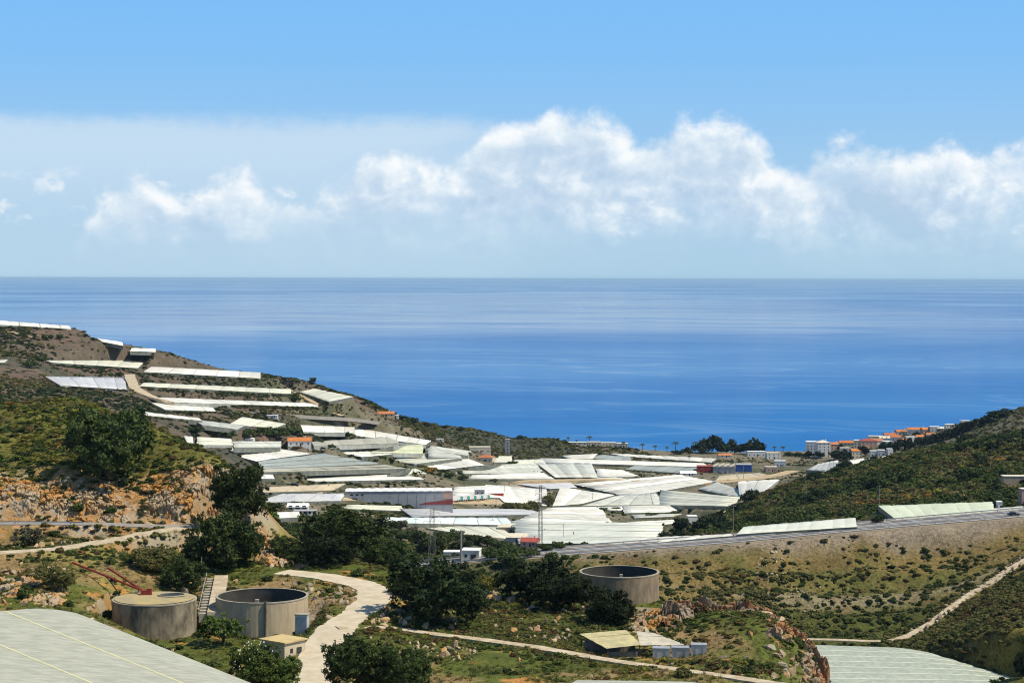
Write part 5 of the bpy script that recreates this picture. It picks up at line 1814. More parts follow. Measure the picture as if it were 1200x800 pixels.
NEARTREES = [
    ('carob_tree', 'large black-green carob on the brow of the yellow-green knoll', 127, 562, 88, 96, 438, 560, 'near', 'dark', 0),
    ('carob_tree', 'dark carob clinging to the end of the rock cut', 281, 608, 58, 74, 430, 480, 'near', 'dark', 1),
    ('carob_tree', 'dark carob overhanging the end of the narrow road', 264, 664, 78, 72, 395, 445, 'near', 'dark', 2),
    ('carob_tree', 'broad dark tree on the far lip of the shelf before the packing hall', 402, 652, 86, 64, 410, 460, 'near', 'dark', 0),
    ('bush', 'dark round bush beside the ochre rocks above the concrete drive', 340, 660, 50, 34, 400, 450, 'near', 'dark', 1),
    ('bush', 'dark bush between the ochre rocks and the broad dark tree', 382, 664, 58, 40, 400, 450, 'near', 'black', 2),
    ('carob_tree', 'biggest black rounded carob, where the concrete drive forks to the lane', 512, 728, 98, 84, 360, 410, 'near', 'black', 2),
    ('bush', 'dark low bush leaning on the biggest black carob', 478, 700, 40, 30, 380, 425, 'near', 'black', 1),
    ('carob_tree', 'black carob just below the highway, next to the brown tank', 628, 703, 74, 54, 390, 430, 'near', 'black', 1),
    ('carob_tree', 'black carob merging with its neighbour, touching the brown tank', 664, 716, 62, 46, 390, 430, 'near', 'black', 0),
    ('bush', 'round black bush directly in front of the brown tank', 714, 730, 52, 46, 375, 425, 'near', 'black', 2),
    ('fig_tree', 'bushy dark green tree beside the lower end of the concrete drive', 419, 810, 68, 72, 300, 345, 'near', 'dark', 0),
    ('fig_tree', 'smaller dark green tree paired with the bushy one by the drive', 477, 810, 54, 60, 300, 345, 'near', 'dark', 1),
    ('olive_tree', 'small olive tree with bare trunk beside the two tanks', 263, 757, 50, 42, 335, 365, 'open', 'green', 0),
    ('flowering_bush', 'green bush dotted with white blossom next to the pump hut', 300, 806, 54, 60, 300, 345, 'near', 'green', 1),
    ('flowering_bush', 'low green bush between the pump hut and the drive', 326, 806, 46, 42, 300, 340, 'near', 'green', 2),
    ('bush', 'lush bush below the road end, beside the steps', 215, 690, 46, 40, 370, 420, 'near', 'dark', 2),
    ('bush', 'dull green bush on the slope above the red pipes', 180, 668, 44, 30, 385, 430, 'near', 'olive', 0),
    ('thorn_bush', 'grey-brown leafless thorn bush below the guard rail', 33, 642, 32, 26, 398, 435, 'open', 'grey', 0),
    ('bush', 'olive bush on the bank above the grey-green plastic roof', 66, 692, 42, 34, 345, 400, 'near', 'olive', 1),
    ('bush', 'yellow-flowering bush beyond the biggest black carob', 568, 690, 24, 20, 400, 460, 'mid', 'yellow', 0),
    ('carob_tree', 'dark tree behind the biggest black carob, near the small farmhouse', 455, 662, 44, 34, 430, 520, 'near', 'dark', 2),
    ('carob_tree', 'dark spreading tree below the small white farmhouse', 548, 676, 36, 24, 440, 540, 'near', 'dark', 0),
    ('bush', 'dark bush at the very corner of the east slope', 1198, 792, 16, 34, 470, 540, 'mid', 'black', 1),
    ('bush', 'leafy sprig at the edge of the rippled pale roof', 1028, 806, 40, 20, 400, 500, 'mid', 'olive', 1),
]
for (nm, lab, px, py, w, h, d0, d1, kind, col, var) in NEARTREES:
    plant_px(nm, lab, nm.split('_')[-1] if nm != 'bush' else 'bush', px, py, w, h, d0, d1, kind, col, var)

# white blossom on the flowering bush
for fb in [o for o in COL.objects if o.name.startswith('flowering_bush')][:1]:
    r = np.random.default_rng(3)
    m = MB()
    cr = [c for c in fb.children if c.name.startswith('crown')][0]
    for _ in range(70):
        d = r.normal(size=3)
        d /= np.linalg.norm(d)
        if d[2] < -0.2 or d[1] > 0.5:
            d[1] = -abs(d[1])
        p = Vector((d[0] * 0.46 * cr.scale[0], d[1] * 0.46 * cr.scale[1], (0.5 + 0.46 * d[2]) * cr.scale[2]))
        q = Vector((0.1, 0, 0)), Vector((0, 0, 0.1))
        m.poly([p - q[0] - q[1], p + q[0] - q[1], p + q[0] * 0.8 + q[1], p - q[0] + q[1]])
    o = m.build('blossom', white_paint, fb)
    o['kind'] = 'stuff'

# trees of the middle distance and the coast: (px, py base, width, height, dmin, dmax, kind, colour, group)
OR, CO, VG, HT, SP = 'trees of the orchard hollow', 'trees of the beach grove', 'trees round the village', 'trees on the terraced hill', 'trees at the foot of the spur'
MID = [
    ('green tree of the clipped row beside the tall lattice pylon', [(597, 598, 14, 11), (606, 598.5, 14, 12), (616, 599, 15, 12), (626, 599.5, 14, 15)], 1000, 1500, 'mid', 'olive', 'clipped row of trees among greenhouses', 'tree'),
    ('round green tree standing alone just beside the lattice pylon', [(643, 592.5, 12, 14)], 1000, 1500, 'mid', 'olive', None, 'tree'),
    ('dark orchard tree in the hollow below the pale aqua greenhouse', [(432, 628, 20, 20), (448, 640, 26, 20), (455, 622, 22, 14), (470, 634, 24, 16), (490, 640, 26, 22), (506, 650, 30, 26), (520, 640, 22, 20), (534, 634, 20, 15), (540, 648, 24, 18), (556, 637, 22, 13),
      (572, 640, 24, 14), (588, 645, 24, 13), (602, 648, 20, 10), (620, 652, 22, 12), (580, 655, 26, 16), (600, 662, 30, 18), (450, 655, 26, 16), (425, 645, 24, 18), (640, 646, 18, 10), (655, 642, 16, 9)], 620, 1150, 'mid', 'dark', OR, 'tree'),
    ('bare grey-brown tree in the orchard hollow', [(470, 620, 16, 12), (484, 626, 16, 10), (640, 628, 14, 10)], 850, 1250, 'mid', 'grey', OR, 'tree'),
    ('tall dark tree of the beach grove', [(822, 531, 18, 18), (834, 530, 22, 25), (846, 531, 14, 18), (858, 531, 18, 20), (868, 531, 12, 14), (884, 531, 24, 22), (806, 531, 14, 9), (795, 532, 16, 6)], 1600, 2090, 'far', 'black', CO, 'tree'),
    ('dark tree beside a village house', [(948, 535, 12, 9), (961, 536, 10, 10), (980, 538, 16, 14), (990, 538, 18, 15), (1014, 533, 14, 14), (1012, 524, 8, 7), (1036, 526, 12, 11), (1046, 527, 12, 12), (1056, 524, 12, 14), (1066, 525, 12, 15), (1077, 522, 10, 13),
      (1086, 520, 12, 12), (1094, 517, 14, 12), (1104, 515, 16, 13), (1114, 512, 16, 13), (1124, 508, 16, 13), (1134, 504, 16, 13), (1145, 500, 18, 13), (1156, 496, 18, 12), (1168, 491, 20, 13), (1178, 487, 18, 12), (936, 534, 14, 6), (925, 533, 12, 5), (1075, 510, 6, 7), (986, 527, 10, 9)], 1500, 2060, 'far', 'black', VG, 'tree'),
    ('dark tree beside the narrow white greenhouse below the village', [(991, 551, 16, 16)], 1200, 1700, 'far', 'black', None, 'tree'),
    ('lone dark tree on a terrace of the far hill', [(346, 472, 12, 12), (367, 451, 8, 8), (52, 398, 6, 6), (60, 398, 6, 6), (70, 399, 8, 7), (28, 394, 8, 5), (66, 383, 7, 3), (100, 396, 6, 4), (300, 495, 8, 8), (322, 480, 8, 5), (110, 400, 7, 4), (48, 424, 16, 7), (36, 432, 16, 10), (140, 441, 10, 5)], 1150, 1900, 'far', 'dark', HT, 'tree'),
    ('dark tree in the gully round the orange-roofed house', [(290, 512, 16, 10), (304, 510, 14, 9), (318, 512, 18, 12), (330, 514, 20, 14), (345, 510, 16, 9), (358, 522, 10, 8), (372, 524, 14, 7), (385, 521, 10, 6), (390, 526, 8, 6), (250, 512, 20, 10), (230, 509, 18, 10), (268, 513, 18, 9), (240, 502, 14, 6), (405, 511, 10, 5), (330, 527, 14, 7)], 1050, 1700, 'far', 'dark', 'trees of the gully', 'tree'),
    ('dark tree on the skyline of the coastal slope', [(388, 461, 10, 6), (470, 492, 14, 7), (482, 494, 16, 6), (458, 487, 12, 6), (522, 502, 7, 4), (540, 505, 9, 5), (610, 512, 12, 5), (427, 475, 10, 5), (440, 480, 12, 5), (500, 499, 12, 5)], 1700, 2080, 'far', 'black', 'trees along the coastal skyline', 'tree'),
    ('dark tree at the foot of the scrubby spur beside the highway', [(880, 588, 22, 18), (800, 623, 18, 20), (812, 628, 14, 12), (826, 622, 24, 22), (838, 618, 22, 18), (795, 630, 20, 12), (780, 632, 20, 10), (850, 622, 22, 14), (793, 603, 6, 6), (868, 600, 24, 12)], 880, 1280, 'mid', 'black', SP, 'tree'),
    ('dark bush among the plots of the plain', [(543, 562, 12, 6), (527, 560, 12, 7), (540, 557, 6, 6), (580, 564, 8, 4), (571, 561, 8, 3), (600, 545, 12, 5), (590, 548, 10, 5), (625, 546, 10, 3), (700, 597, 10, 4), (690, 603, 8, 5), (720, 616, 20, 5), (705, 598, 16, 4), (612, 619, 8, 4), (574, 617, 10, 9), (555, 606, 4, 6),
      (580, 537, 8, 4), (551, 534, 3, 5), (720, 598, 12, 5), (735, 602, 14, 4), (765, 604, 18, 4), (790, 602, 16, 4), (520, 553, 14, 4), (470, 549, 14, 4), (420, 569, 8, 3), (390, 573, 8, 3), (325, 595, 14, 6), (345, 592, 8, 5), (310, 594, 12, 4), (505, 575, 6, 3)], 900, 1900, 'far', 'dark', 'bushes among the greenhouse plots', 'bush'),
    ('bush with orange autumn leaves among the greenhouses', [(505, 554, 14, 8)], 1150, 1700, 'far', 'orange', None, 'bush'),
    ('reddish bare bush beside the yellow-green greenhouse', [(499, 533, 9, 7)], 1250, 1800, 'far', 'brown', None, 'bush'),
    ('dark hedge bush cut into the mint-tinted greenhouse', [(1060, 608, 12, 6), (1070, 607, 12, 5), (1080, 606, 12, 5), (1090, 604.5, 12, 4), (1115, 598, 12, 4), (1127, 597, 12, 5), (1140, 596.5, 12, 4), (1152, 596, 12, 4), (1168, 594, 8, 9), (1030, 611, 14, 10), (1180, 592, 14, 5), (1192, 591, 14, 5)], 700, 900, 'mid', 'black', 'hedges along the highway', 'bush'),
]
for (lab, items, d0, d1, kind, col, grp, cat) in MID:
    for i, (px, py, w, h) in enumerate(items):
        plant_px('tree' if cat == 'tree' else 'bush', lab, cat, px, py, w, h, d0, d1, kind, col, i % 3, grp, trunk=(kind == 'mid' and cat == 'tree'))
for i, (px, py, h) in enumerate(((670, 637, 12), (673, 638, 16), (676, 637, 11), (681, 638, 8), (684, 638, 9), (691, 639, 12), (694, 638, 7), (744, 634, 6), (749, 633, 8), (705, 639, 7), (664, 639, 10))):
    plant_px('cypress', 'slim dark cypress of the row before the vast pale greenhouse', 'tree', px, py, 4.2, h, 800, 1150, 'cypress', 'dark', i % 2, 'row of cypresses', trunk=False)
for i, (px, py, h) in enumerate(((1044, 528, 14), (1049, 529, 15), (1053, 527, 13), (1061, 525, 16), (1068, 523, 14))):
    plant_px('cypress', 'tall dark cypress standing below the village houses', 'tree', px, py, 4, h, 1500, 2060, 'cypress', 'black', i % 2, 'village cypresses', trunk=False)


def palm(px, py, h, lab, grp, d0=1600, d1=2100):
    p = hit(px, py, d0, d1)
    s = p.y / F
    H_ = h * s
    g = empty('palm_tree', (p.x, p.y, gz(p.x, p.y)))
    tag(g, lab, 'palm tree', grp)
    MB().tube([(0, 0, -1), (0.2, 0, H_ * 0.5), (0, 0, H_ * 0.8)], 0.35, 6, 0.28).build('trunk', bark, g)
    cr = empty('frond_head', (0, 0, 0))
    bpy.data.objects.remove(cr)
    for k in range(11):
        a = k * 2.4
        L = H_ * 0.33
        el0 = 0.9 - 0.12 * (k % 5)
        pts = []
        for j in range(5):
            t = j / 4
            pts.append(Vector((math.cos(a) * L * t, math.sin(a) * L * t, H_ * 0.8 + L * (el0 * t - 1.15 * t * t))))
        m = MB()
        sd2 = Vector((-math.sin(a), math.cos(a), 0)) * 0.45
        for u, v in zip(pts[:-1], pts[1:]):
            m.poly([u - sd2, v - sd2, v + Vector((0, 0, 0.25)), u + Vector((0, 0, 0.25))])
            m.poly([u + Vector((0, 0, 0.25)), v + Vector((0, 0, 0.25)), v + sd2, u + sd2])
        m.build('frond', LEAF['dark'], g)


for i, (px, py, h) in enumerate(((691, 520, 12), (666, 519, 8), (676, 519, 5), (731, 524, 8), (753, 528, 10), (768, 529, 9), (792, 529, 14), (815, 529, 14), (908, 529, 8), (918, 530, 9), (655, 517, 5), (782, 529, 7))):
    palm(px, py, h, 'palm tree with dark head on the beach front', 'palms along the beach')

# ------------------------------------------------------------------ shrubs one by one near the viewpoint
COLS = ['dark', 'green', 'olive', 'yellow', 'brown', 'black', 'grey']


def scatter(n, px0, px1, d0, d1, rnd, dens=None, margin=1.0):
    """random bare spots, even over the ground"""
    out = []
    tries = 0
    while len(out) < n and tries < 60:
        tries += 1
        k = n * 2
        d = np.sqrt(rnd.random(k) * (d1 * d1 - d0 * d0) + d0 * d0)
        px = px0 + rnd.random(k) * (px1 - px0)
        x = (px - 600) / F * d
        ok = ~blocked(x, d, margin)
        if dens is not None:
            ok &= rnd.random(k) < dens(x, d, px)
        out += list(zip(x[ok], d[ok]))
    P = np.array(out[:n])
    return P[:, 0], P[:, 1], ground(P[:, 0], P[:, 1])


rs = np.random.default_rng(77)
SHELF = 'low {} shrub growing on the stony shelf around the tanks'
BANKS = 'low {} shrub dotted over the bank below the highway'
KNOLL = 'low {} shrub on the yellow-green knoll'
cname = {'dark': 'dark green', 'green': 'fresh green', 'olive': 'olive-green', 'yellow': 'yellow-green', 'brown': 'brown', 'black': 'blackish', 'grey': 'grey'}


def shrubs(n, px0, px1, d0, d1, lab, cols, smin, smax, dens=None):
    x, y, z = scatter(n, px0, px1, d0, d1, rs, dens)
    for i in range(len(x)):
        c = cols[int(rs.integers(len(cols)))]
        s = smin + (smax - smin) * rs.random() ** 1.6
        l = lab.format(cname[c])
        plant('shrub', l, 'shrub', (x[i], y[i], z[i]), s * 1.15, s * (0.65 + 0.4 * rs.random()), 'bush', c, int(rs.integers(3)), l.replace('low ', '').replace(' shrub', ' shrubs'), rs.random() * 6.28, trunk=False, sink=0.08)


def shelf_d(x, y, px):
    return 0.25 + 0.75 * (fbm(x, y, 22, 3, 90) > 0.0)


shrubs(120, 20, 990, 318, 446, SHELF, ['dark', 'dark', 'olive', 'green', 'brown'], 1.3, 3.6, shelf_d)
shrubs(70, 690, 1195, 600, 688, BANKS, ['black', 'black', 'dark', 'olive'], 1.0, 2.6)
shrubs(50, -20, 270, 458, 530, KNOLL, ['yellow', 'olive', 'dark', 'brown'], 1.0, 2.8)

# ------------------------------------------------------------------ scrub and grass nobody could count
PROTO = bpy.data.collections.new('plant_forms')
PIDX = {}


def proto(kind, colour):
    i = len(PIDX)
    if kind == 'bush':
        me = leaf_mesh('shrub_form', [((0, 0, 0.32), (0.36, 0.36, 0.34)), ((0.25, 0.1, 0.3), (0.24, 0.24, 0.26)), ((-0.22, 0.16, 0.34), (0.24, 0.24, 0.26)), ((0.0, -0.26, 0.27), (0.24, 0.24, 0.24))], 170, 0.19, LEAF[colour], 300 + i, 0.45)
    else:
        r = np.random.default_rng(500 + i)
        m = MB()
        for _ in range(26):
            a = r.random() * 6.28
            q = r.random() ** 0.5 * 0.5
            b = Vector((math.cos(a) * q, math.sin(a) * q, 0))
            l = Vector((math.cos(a + r.normal()) * 0.25, math.sin(a + r.normal()) * 0.25, 0.5 + 0.5 * r.random()))
            s = Vector((-math.sin(a), math.cos(a), 0)) * 0.05
            m.poly([b - s, b + s, b + l])
        me = bpy.data.meshes.new('grass_form')
        me.from_pydata([tuple(v) for v in m.v], [], m.f)
        me.materials.append(LEAF[colour])
    o = bpy.data.objects.new('plant_form_%02d' % i, me)
    PROTO.objects.link(o)
    PIDX[(kind, colour)] = i


for c in ('black', 'dark', 'green', 'olive', 'yellow', 'brown', 'grey', 'orange'):
    proto('bush', c)
for c in ('green', 'yellow', 'olive', 'grey'):
    proto('grass', c)


def gn_group():
    ng = bpy.data.node_groups.new('plants_on_points', 'GeometryNodeTree')
    ng.interface.new_socket('Geometry', in_out='INPUT', socket_type='NodeSocketGeometry')
    ng.interface.new_socket('Geometry', in_out='OUTPUT', socket_type='NodeSocketGeometry')
    N, L = ng.nodes, ng.links
    gi, go = N.new('NodeGroupInput'), N.new('NodeGroupOutput')
    ci = N.new('GeometryNodeCollectionInfo')
    ci.inputs['Collection'].default_value = PROTO
    ci.inputs['Separate Children'].default_value = True
    ci.inputs['Reset Children'].default_value = True
    ip = N.new('GeometryNodeInstanceOnPoints')
    ip.inputs['Pick Instance'].default_value = True

    def attr(nm, ty):
        a = N.new('GeometryNodeInputNamedAttribute')
        a.data_type = ty
        a.inputs['Name'].default_value = nm
        return a.outputs['Attribute']
    L.new(gi.outputs[0], ip.inputs['Points'])
    L.new(ci.outputs[0], ip.inputs['Instance'])
    L.new(attr('idx', 'INT'), ip.inputs['Instance Index'])
    er = N.new('FunctionNodeEulerToRotation')
    L.new(attr('rot', 'FLOAT_VECTOR'), er.inputs[0])
    L.new(er.outputs[0], ip.inputs['Rotation'])
    L.new(attr('scl', 'FLOAT_VECTOR'), ip.inputs['Scale'])
    L.new(ip.outputs[0], go.inputs[0])
    return ng


GN = gn_group()


def stuff(name, lab, cat, P, kinds, weights, smin, smax, seed, flat=(0.6, 1.0), sink=0.08, colour_noise=None):
    x, y, z = P
    n = len(x)
    r = np.random.default_rng(seed)
    me = bpy.data.meshes.new(name)
    me.vertices.add(n)
    s = smin + (smax - smin) * r.random(n) ** 1.8
    me.vertices.foreach_set('co', np.stack([x, y, z - s * sink], -1).ravel().astype(np.float32))
    wts = np.array(weights, float)
    wts /= wts.sum()
    ids = np.array([PIDX[k] for k in kinds])
    if colour_noise:
        q = np.clip((fbm(x, y, colour_noise, 3, seed) * 1.15 + 1) / 2 + r.normal(size=n) * 0.13, 0, 0.999)
        pick = np.searchsorted(np.cumsum(wts), q)
        idx = ids[np.minimum(pick, len(ids) - 1)]
    else:
        idx = r.choice(ids, n, p=wts)
    a = me.attributes.new('idx', 'INT', 'POINT')
    a.data.foreach_set('value', idx.astype(np.int32))
    a = me.attributes.new('rot', 'FLOAT_VECTOR', 'POINT')
    a.data.foreach_set('vector', np.stack([r.normal(size=n) * 0.1, r.normal(size=n) * 0.1, r.random(n) * 6.28], -1).ravel().astype(np.float32))
    a = me.attributes.new('scl', 'FLOAT_VECTOR', 'POINT')
    h = s * (flat[0] + (flat[1] - flat[0]) * r.random(n))
    a.data.foreach_set('vector', np.stack([s * 1.15, s * 1.15, h], -1).ravel().astype(np.float32))
    o = bpy.data.objects.new(name, me)
    COL.objects.link(o)
    md = o.modifiers.new('plants', 'NODES')
    md.node_group = GN
    o['kind'] = 'stuff'
    tag(o, lab, cat)
    return o


B = lambda *c: [('bush', k) for k in c]


def spur_d(x, y, px):
    z = base_z(x, y)
    return ((z > 40) & (px > 790)) * (0.55 + 0.45 * (fbm(x, y, 28, 3, 8) > -0.25))


stuff('scrub', 'dense dark scrub covering the spur beyond the highway', 'scrub', scatter(9500, 790, 1290, 775, 1330, rs, spur_d, 2.5), B('black', 'dark', 'green', 'olive', 'brown', 'yellow', 'orange'), (16, 26, 12, 26, 12, 8, 2), 1.2, 5.8, 1, (0.55, 0.95), colour_noise=60)
_x, _y, _z = scatter(75, 800, 1215, 800, 1240, rs, lambda x, y, px: ((base_z(x, y) > 42) * (0.15 + 0.85 * (fbm(x, y, 60, 2, 71) > 0.05))), 4)
for i in range(len(_x)):
    w_ = 4.0 + 5.5 * rs.random()
    plant('carob_bush', 'big dark rounded bush standing above the scrub of the spur', 'bush', (_x[i], _y[i], _z[i]), w_, w_ * (0.6 + 0.3 * rs.random()), 'mid' if i % 2 else 'far', 'black' if i % 3 else 'dark', i % 3, 'big dark bushes on the spur', rs.random() * 6.28, trunk=False, sink=0.06)
shrubs(16, 1085, 1215, 492, 590, 'low {} shrub on the mound beside the rippled pale roof', ['dark', 'olive', 'green'], 1.4, 3.4)
stuff('scrub', 'dull grey-green scrub covering the headland above the village', 'scrub', scatter(2600, 985, 1320, 1330, 2010, rs, lambda x, y, px: (base_z(x, y) > 9) * (0.04 + 0.96 * sstep(px, 1030, 1110)), 4), B('dark', 'olive', 'grey', 'brown'), (26, 36, 28, 10), 1.6, 4.6, 2, colour_noise=90)
stuff('scrub', 'patchy grey-green scrub on the terraced far hill', 'scrub', scatter(9500, -60, 520, 1120, 1960, rs, lambda x, y, px: 0.16 + 0.84 * (fbm(x, y, 70, 4, 12) > 0.0), 2), B('dark', 'black', 'olive', 'brown', 'grey'), (28, 22, 25, 12, 13), 1.6, 4.6, 3, (0.35, 0.7), colour_noise=120)
_tx, _ty = [], []
for corners, h, m_, nb_, grp_, lab_ in PLOTS:
    if grp_ != HILL:
        continue
    a, b = corners[0], corners[1]
    nn = int((a - b).length * 1.6)
    t = rs.random(nn)
    off = 2 + 11 * rs.random(nn)
    _tx += list(a.x + (b.x - a.x) * t)
    _ty += list(a.y + (b.y - a.y) * t - off)
_tx, _ty = np.array(_tx), np.array(_ty)
_k = ~blocked(_tx, _ty, 0.5) & (fbm(_tx, _ty, 18, 3, 52) > -0.25)
stuff('scrub', 'dark scrub on the banks below the hill terraces', 'scrub', (_tx[_k], _ty[_k], ground(_tx[_k], _ty[_k])), B('black', 'dark', 'olive', 'grey'), (40, 34, 16, 10), 1.4, 3.4, 13, (0.4, 0.8))
stuff('scrub', 'dull scrub along the coastal slope beyond the plain', 'scrub', scatter(4200, 430, 800, 1820, 2100, rs, lambda x, y, px: (base_z(x, y) > 1.5) * (px + (y - 2000) * 0.3 < 760), 3), B('dark', 'olive', 'black', 'brown'), (35, 30, 25, 10), 1.5, 4.6, 4, (0.4, 0.75), colour_noise=80)
stuff('scrub', 'weeds and bushes between the greenhouse plots', 'scrub', scatter(3600, 290, 960, 960, 1950, rs, lambda x, y, px: 0.1 + 0.9 * (fbm(x, y, 45, 3, 15) > 0.2), 0.6), B('dark', 'black', 'olive', 'green', 'brown'), (38, 24, 18, 10, 10), 1.0, 3.2, 5, (0.5, 0.9))
stuff('scrub', 'tangle of dark scrub in the hollow beyond the shelf', 'scrub', scatter(4200, 280, 720, 452, 960, rs, lambda x, y, px: 0.35 + 0.65 * (fbm(x, y, 30, 3, 16) > -0.1), 1.5), B('black', 'dark', 'green', 'olive', 'brown'), (30, 34, 14, 14, 8), 1.2, 4.2, 6, (0.55, 1.0), colour_noise=40)
def bank_d(x, y, px):
    d, _ = seg_dist(x, y, HIGHWAY[::4])
    return np.clip((d - 14) / 55, 0.03, 1.0) ** 1.1 * np.where((px > 1120) & (y < 535), 0.08, 1.0) * (0.3 + 0.7 * (fbm(x, y, 18, 3, 17) > -0.05))
stuff('scrub', 'olive and brown scrub over the bank below the highway', 'scrub', scatter(13000, 690, 1230, 505, 690, rs, bank_d, 0.8), B('dark', 'olive', 'brown', 'black'), (30, 36, 16, 10), 0.6, 3.0, 7, (0.35, 0.75), colour_noise=26)
stuff('scrub', 'mixed low scrub on the stony shelf', 'scrub', scatter(8500, -40, 1000, 312, 452, rs, lambda x, y, px: 0.06 + 0.94 * (fbm(x, y, 16, 4, 18) > -0.05), 0.4), B('dark', 'green', 'olive', 'brown', 'yellow', 'black'), (24, 22, 26, 10, 13, 5), 0.45, 1.9, 8, (0.4, 0.85), colour_noise=20)
stuff('scrub', 'yellow-green heath on the knoll', 'scrub', scatter(5200, -60, 300, 452, 600, rs, lambda x, y, px: 0.35 + 0.65 * (fbm(x, y, 9, 3, 19) > 0.0), 0.5), B('olive', 'yellow', 'green', 'dark', 'brown', 'orange'), (34, 16, 16, 18, 14, 2), 0.6, 2.6, 9, (0.35, 0.7), colour_noise=11)
Gk = lambda *c: [('grass', k) for k in c]
stuff('grass', 'rough grass tufts on the stony shelf', 'grass', scatter(9000, -40, 1000, 308, 456, rs, lambda x, y, px: 0.15 + 0.85 * (fbm(x, y, 12, 3, 23) > 0.0), 0.2), Gk('green', 'olive', 'yellow', 'grey'), (35, 30, 20, 15), 0.35, 1.0, 10, (0.5, 1.0), 0.02, colour_noise=14)
stuff('grass', 'thin dry grass tufts on the bank below the highway', 'grass', scatter(6000, 690, 1230, 500, 690, rs, None, 0.4), Gk('olive', 'grey', 'yellow', 'green'), (35, 25, 20, 20), 0.35, 1.0, 11, (0.4, 0.8), 0.02, colour_noise=20)
stuff('grass', 'bright grass tufts on the knoll', 'grass', scatter(5000, -60, 300, 452, 580, rs, None, 0.3), Gk('yellow', 'olive', 'green'), (50, 25, 25), 0.35, 0.9, 12, (0.5, 1.0), 0.02, colour_noise=10)

# ------------------------------------------------------------------ rocks
rock_mats = {
    'ochre': mat('rock_ochre', (0.42, 0.225, 0.075), 0.95, 0.0, 0.45, 0.05, (0.34, 0.28, 0.20), 0.18, 1.6, objvar=0.25, space='World', detail=8),
    'pale': mat('rock_pale', (0.44, 0.37, 0.26), 0.95, 0.0, 0.45, 0.05, (0.30, 0.21, 0.11), 0.18, 1.6, objvar=0.25, space='World', detail=8),
    'grey': mat('rock_grey', (0.24, 0.205, 0.155), 0.95, 0.0, 0.45, 0.05, (0.36, 0.29, 0.19), 0.18, 1.6, objvar=0.25, space='World', detail=8),
}
ROCK = {}


def rock_mesh(seed, key):
    r = random.Random(seed)
    bm = bmesh.new()
    bmesh.ops.create_icosphere(bm, subdivisions=2, radius=0.5)
    planes = [Vector((r.uniform(-1, 1), r.uniform(-1, 1), r.uniform(-1, 1))).normalized() for _ in range(11)]
    offs = [r.uniform(0.16, 0.36) for _ in planes]
    for v in bm.verts:
        for p, o in zip(planes, offs):
            d = v.co.dot(p)
            if d > o:
                v.co -= p * (d - o)
        v.co *= 1.25 + 0.35 * mnoise.noise(v.co * 3.1 + Vector((seed * 3.3, 0, 0)))
        v.co.z *= 0.95
    me = bpy.data.meshes.new('rock')
    bm.to_mesh(me)
    bm.free()
    me.materials.append(rock_mats[key])
    return me


for k in rock_mats:
    ROCK[k] = [rock_mesh(10 * i + len(k), k) for i in range(5)]


def put_rock(x, y, z, s, key, rnd, parent=None, org=None, name='rock', flat=1.0):
    o = bpy.data.objects.new(name, ROCK[key][int(rnd.integers(5))])
    COL.objects.link(o)
    if parent is not None:
        o.parent = parent
        o.location = (x - org.x, y - org.y, z - org.z)
    else:
        o.location = (x, y, z)
    o.rotation_euler = (rnd.normal() * 0.9, rnd.normal() * 0.9, rnd.random() * 6.28)
    o.scale = (s * (0.6 + 0.9 * rnd.random()), s * (0.6 + 0.7 * rnd.random()), s * flat * (0.6 + 0.9 * rnd.random()))
    return o


rr = np.random.default_rng(91)


def worley(x, y, scale, seed):
    """cell value, and distance to the nearest joint between cells"""
    x = np.asarray(x, float) / scale
    y = np.asarray(y, float) / scale
    xi, yi = np.floor(x).astype(np.int64), np.floor(y).astype(np.int64)
    f1 = np.full(x.shape, 9.0)
    f2 = np.full(x.shape, 9.0)
    cell = np.zeros(x.shape)
    for dx in (-1, 0, 1):
        for dy in (-1, 0, 1):
            a, b = xi + dx, yi + dy
            k = (a * 374761393 + b * 668265263 + seed * 974634777) & 0xFFFFFFFF
            k = ((k ^ (k >> 13)) * 1274126177) & 0xFFFFFFFF
            k = k ^ (k >> 16)
            px_, py_, cv = (k & 1023) / 1023, ((k >> 10) & 1023) / 1023, ((k >> 20) & 1023) / 1023
            d = np.hypot(a + px_ - x, b + py_ - y)
            nearer = d < f1
            f2 = np.where(nearer, f1, np.minimum(f2, d))
            cell = np.where(nearer, cv, cell)
            f1 = np.where(nearer, d, f1)
    return cell, f2 - f1


def bedrock_material(name, warm, pale, high):
    m = bpy.data.materials.new(name)
    m.use_nodes = True
    T = NT(m.node_tree)
    out = T.node('ShaderNodeOutputMaterial')
    p = T.node('ShaderNodeBsdfPrincipled')
    T.l.new(p.outputs[0], out.inputs[0])
    p.inputs['Roughness'].default_value = 0.95
    p.inputs['Specular IOR Level'].default_value = 0.05
    g = T.node('ShaderNodeNewGeometry')
    P = g.outputs['Position']
    a = T.noise(P, 0.16, 6, 0.65, 0.5)
    b = T.noise(P, 0.9, 6, 0.65)
    c = T.noise(P, 3.5, 4, 0.6)
    col = T.mix(T.smooth(a, 0.40, 0.60), warm, pale)
    col = T.mix(T.smooth(b, 0.48, 0.72), col, (0.20, 0.155, 0.10))
    col = T.mix(T.smooth(b, 0.36, 0.24), col, high)
    col = T.mix(T.smooth(c, 0.45, 0.75, 0.0, 0.6), col, (0.14, 0.105, 0.06))
    T.l.new(col, p.inputs['Base Color'])
    bp = T.node('ShaderNodeBump')
    bp.inputs['Distance'].default_value = 0.25
    T.l.new(T.math('ADD', b, T.math('MULTIPLY', c, 0.5)), bp.inputs['Height'])
    T.l.new(bp.outputs[0], p.inputs['Normal'])
    return m


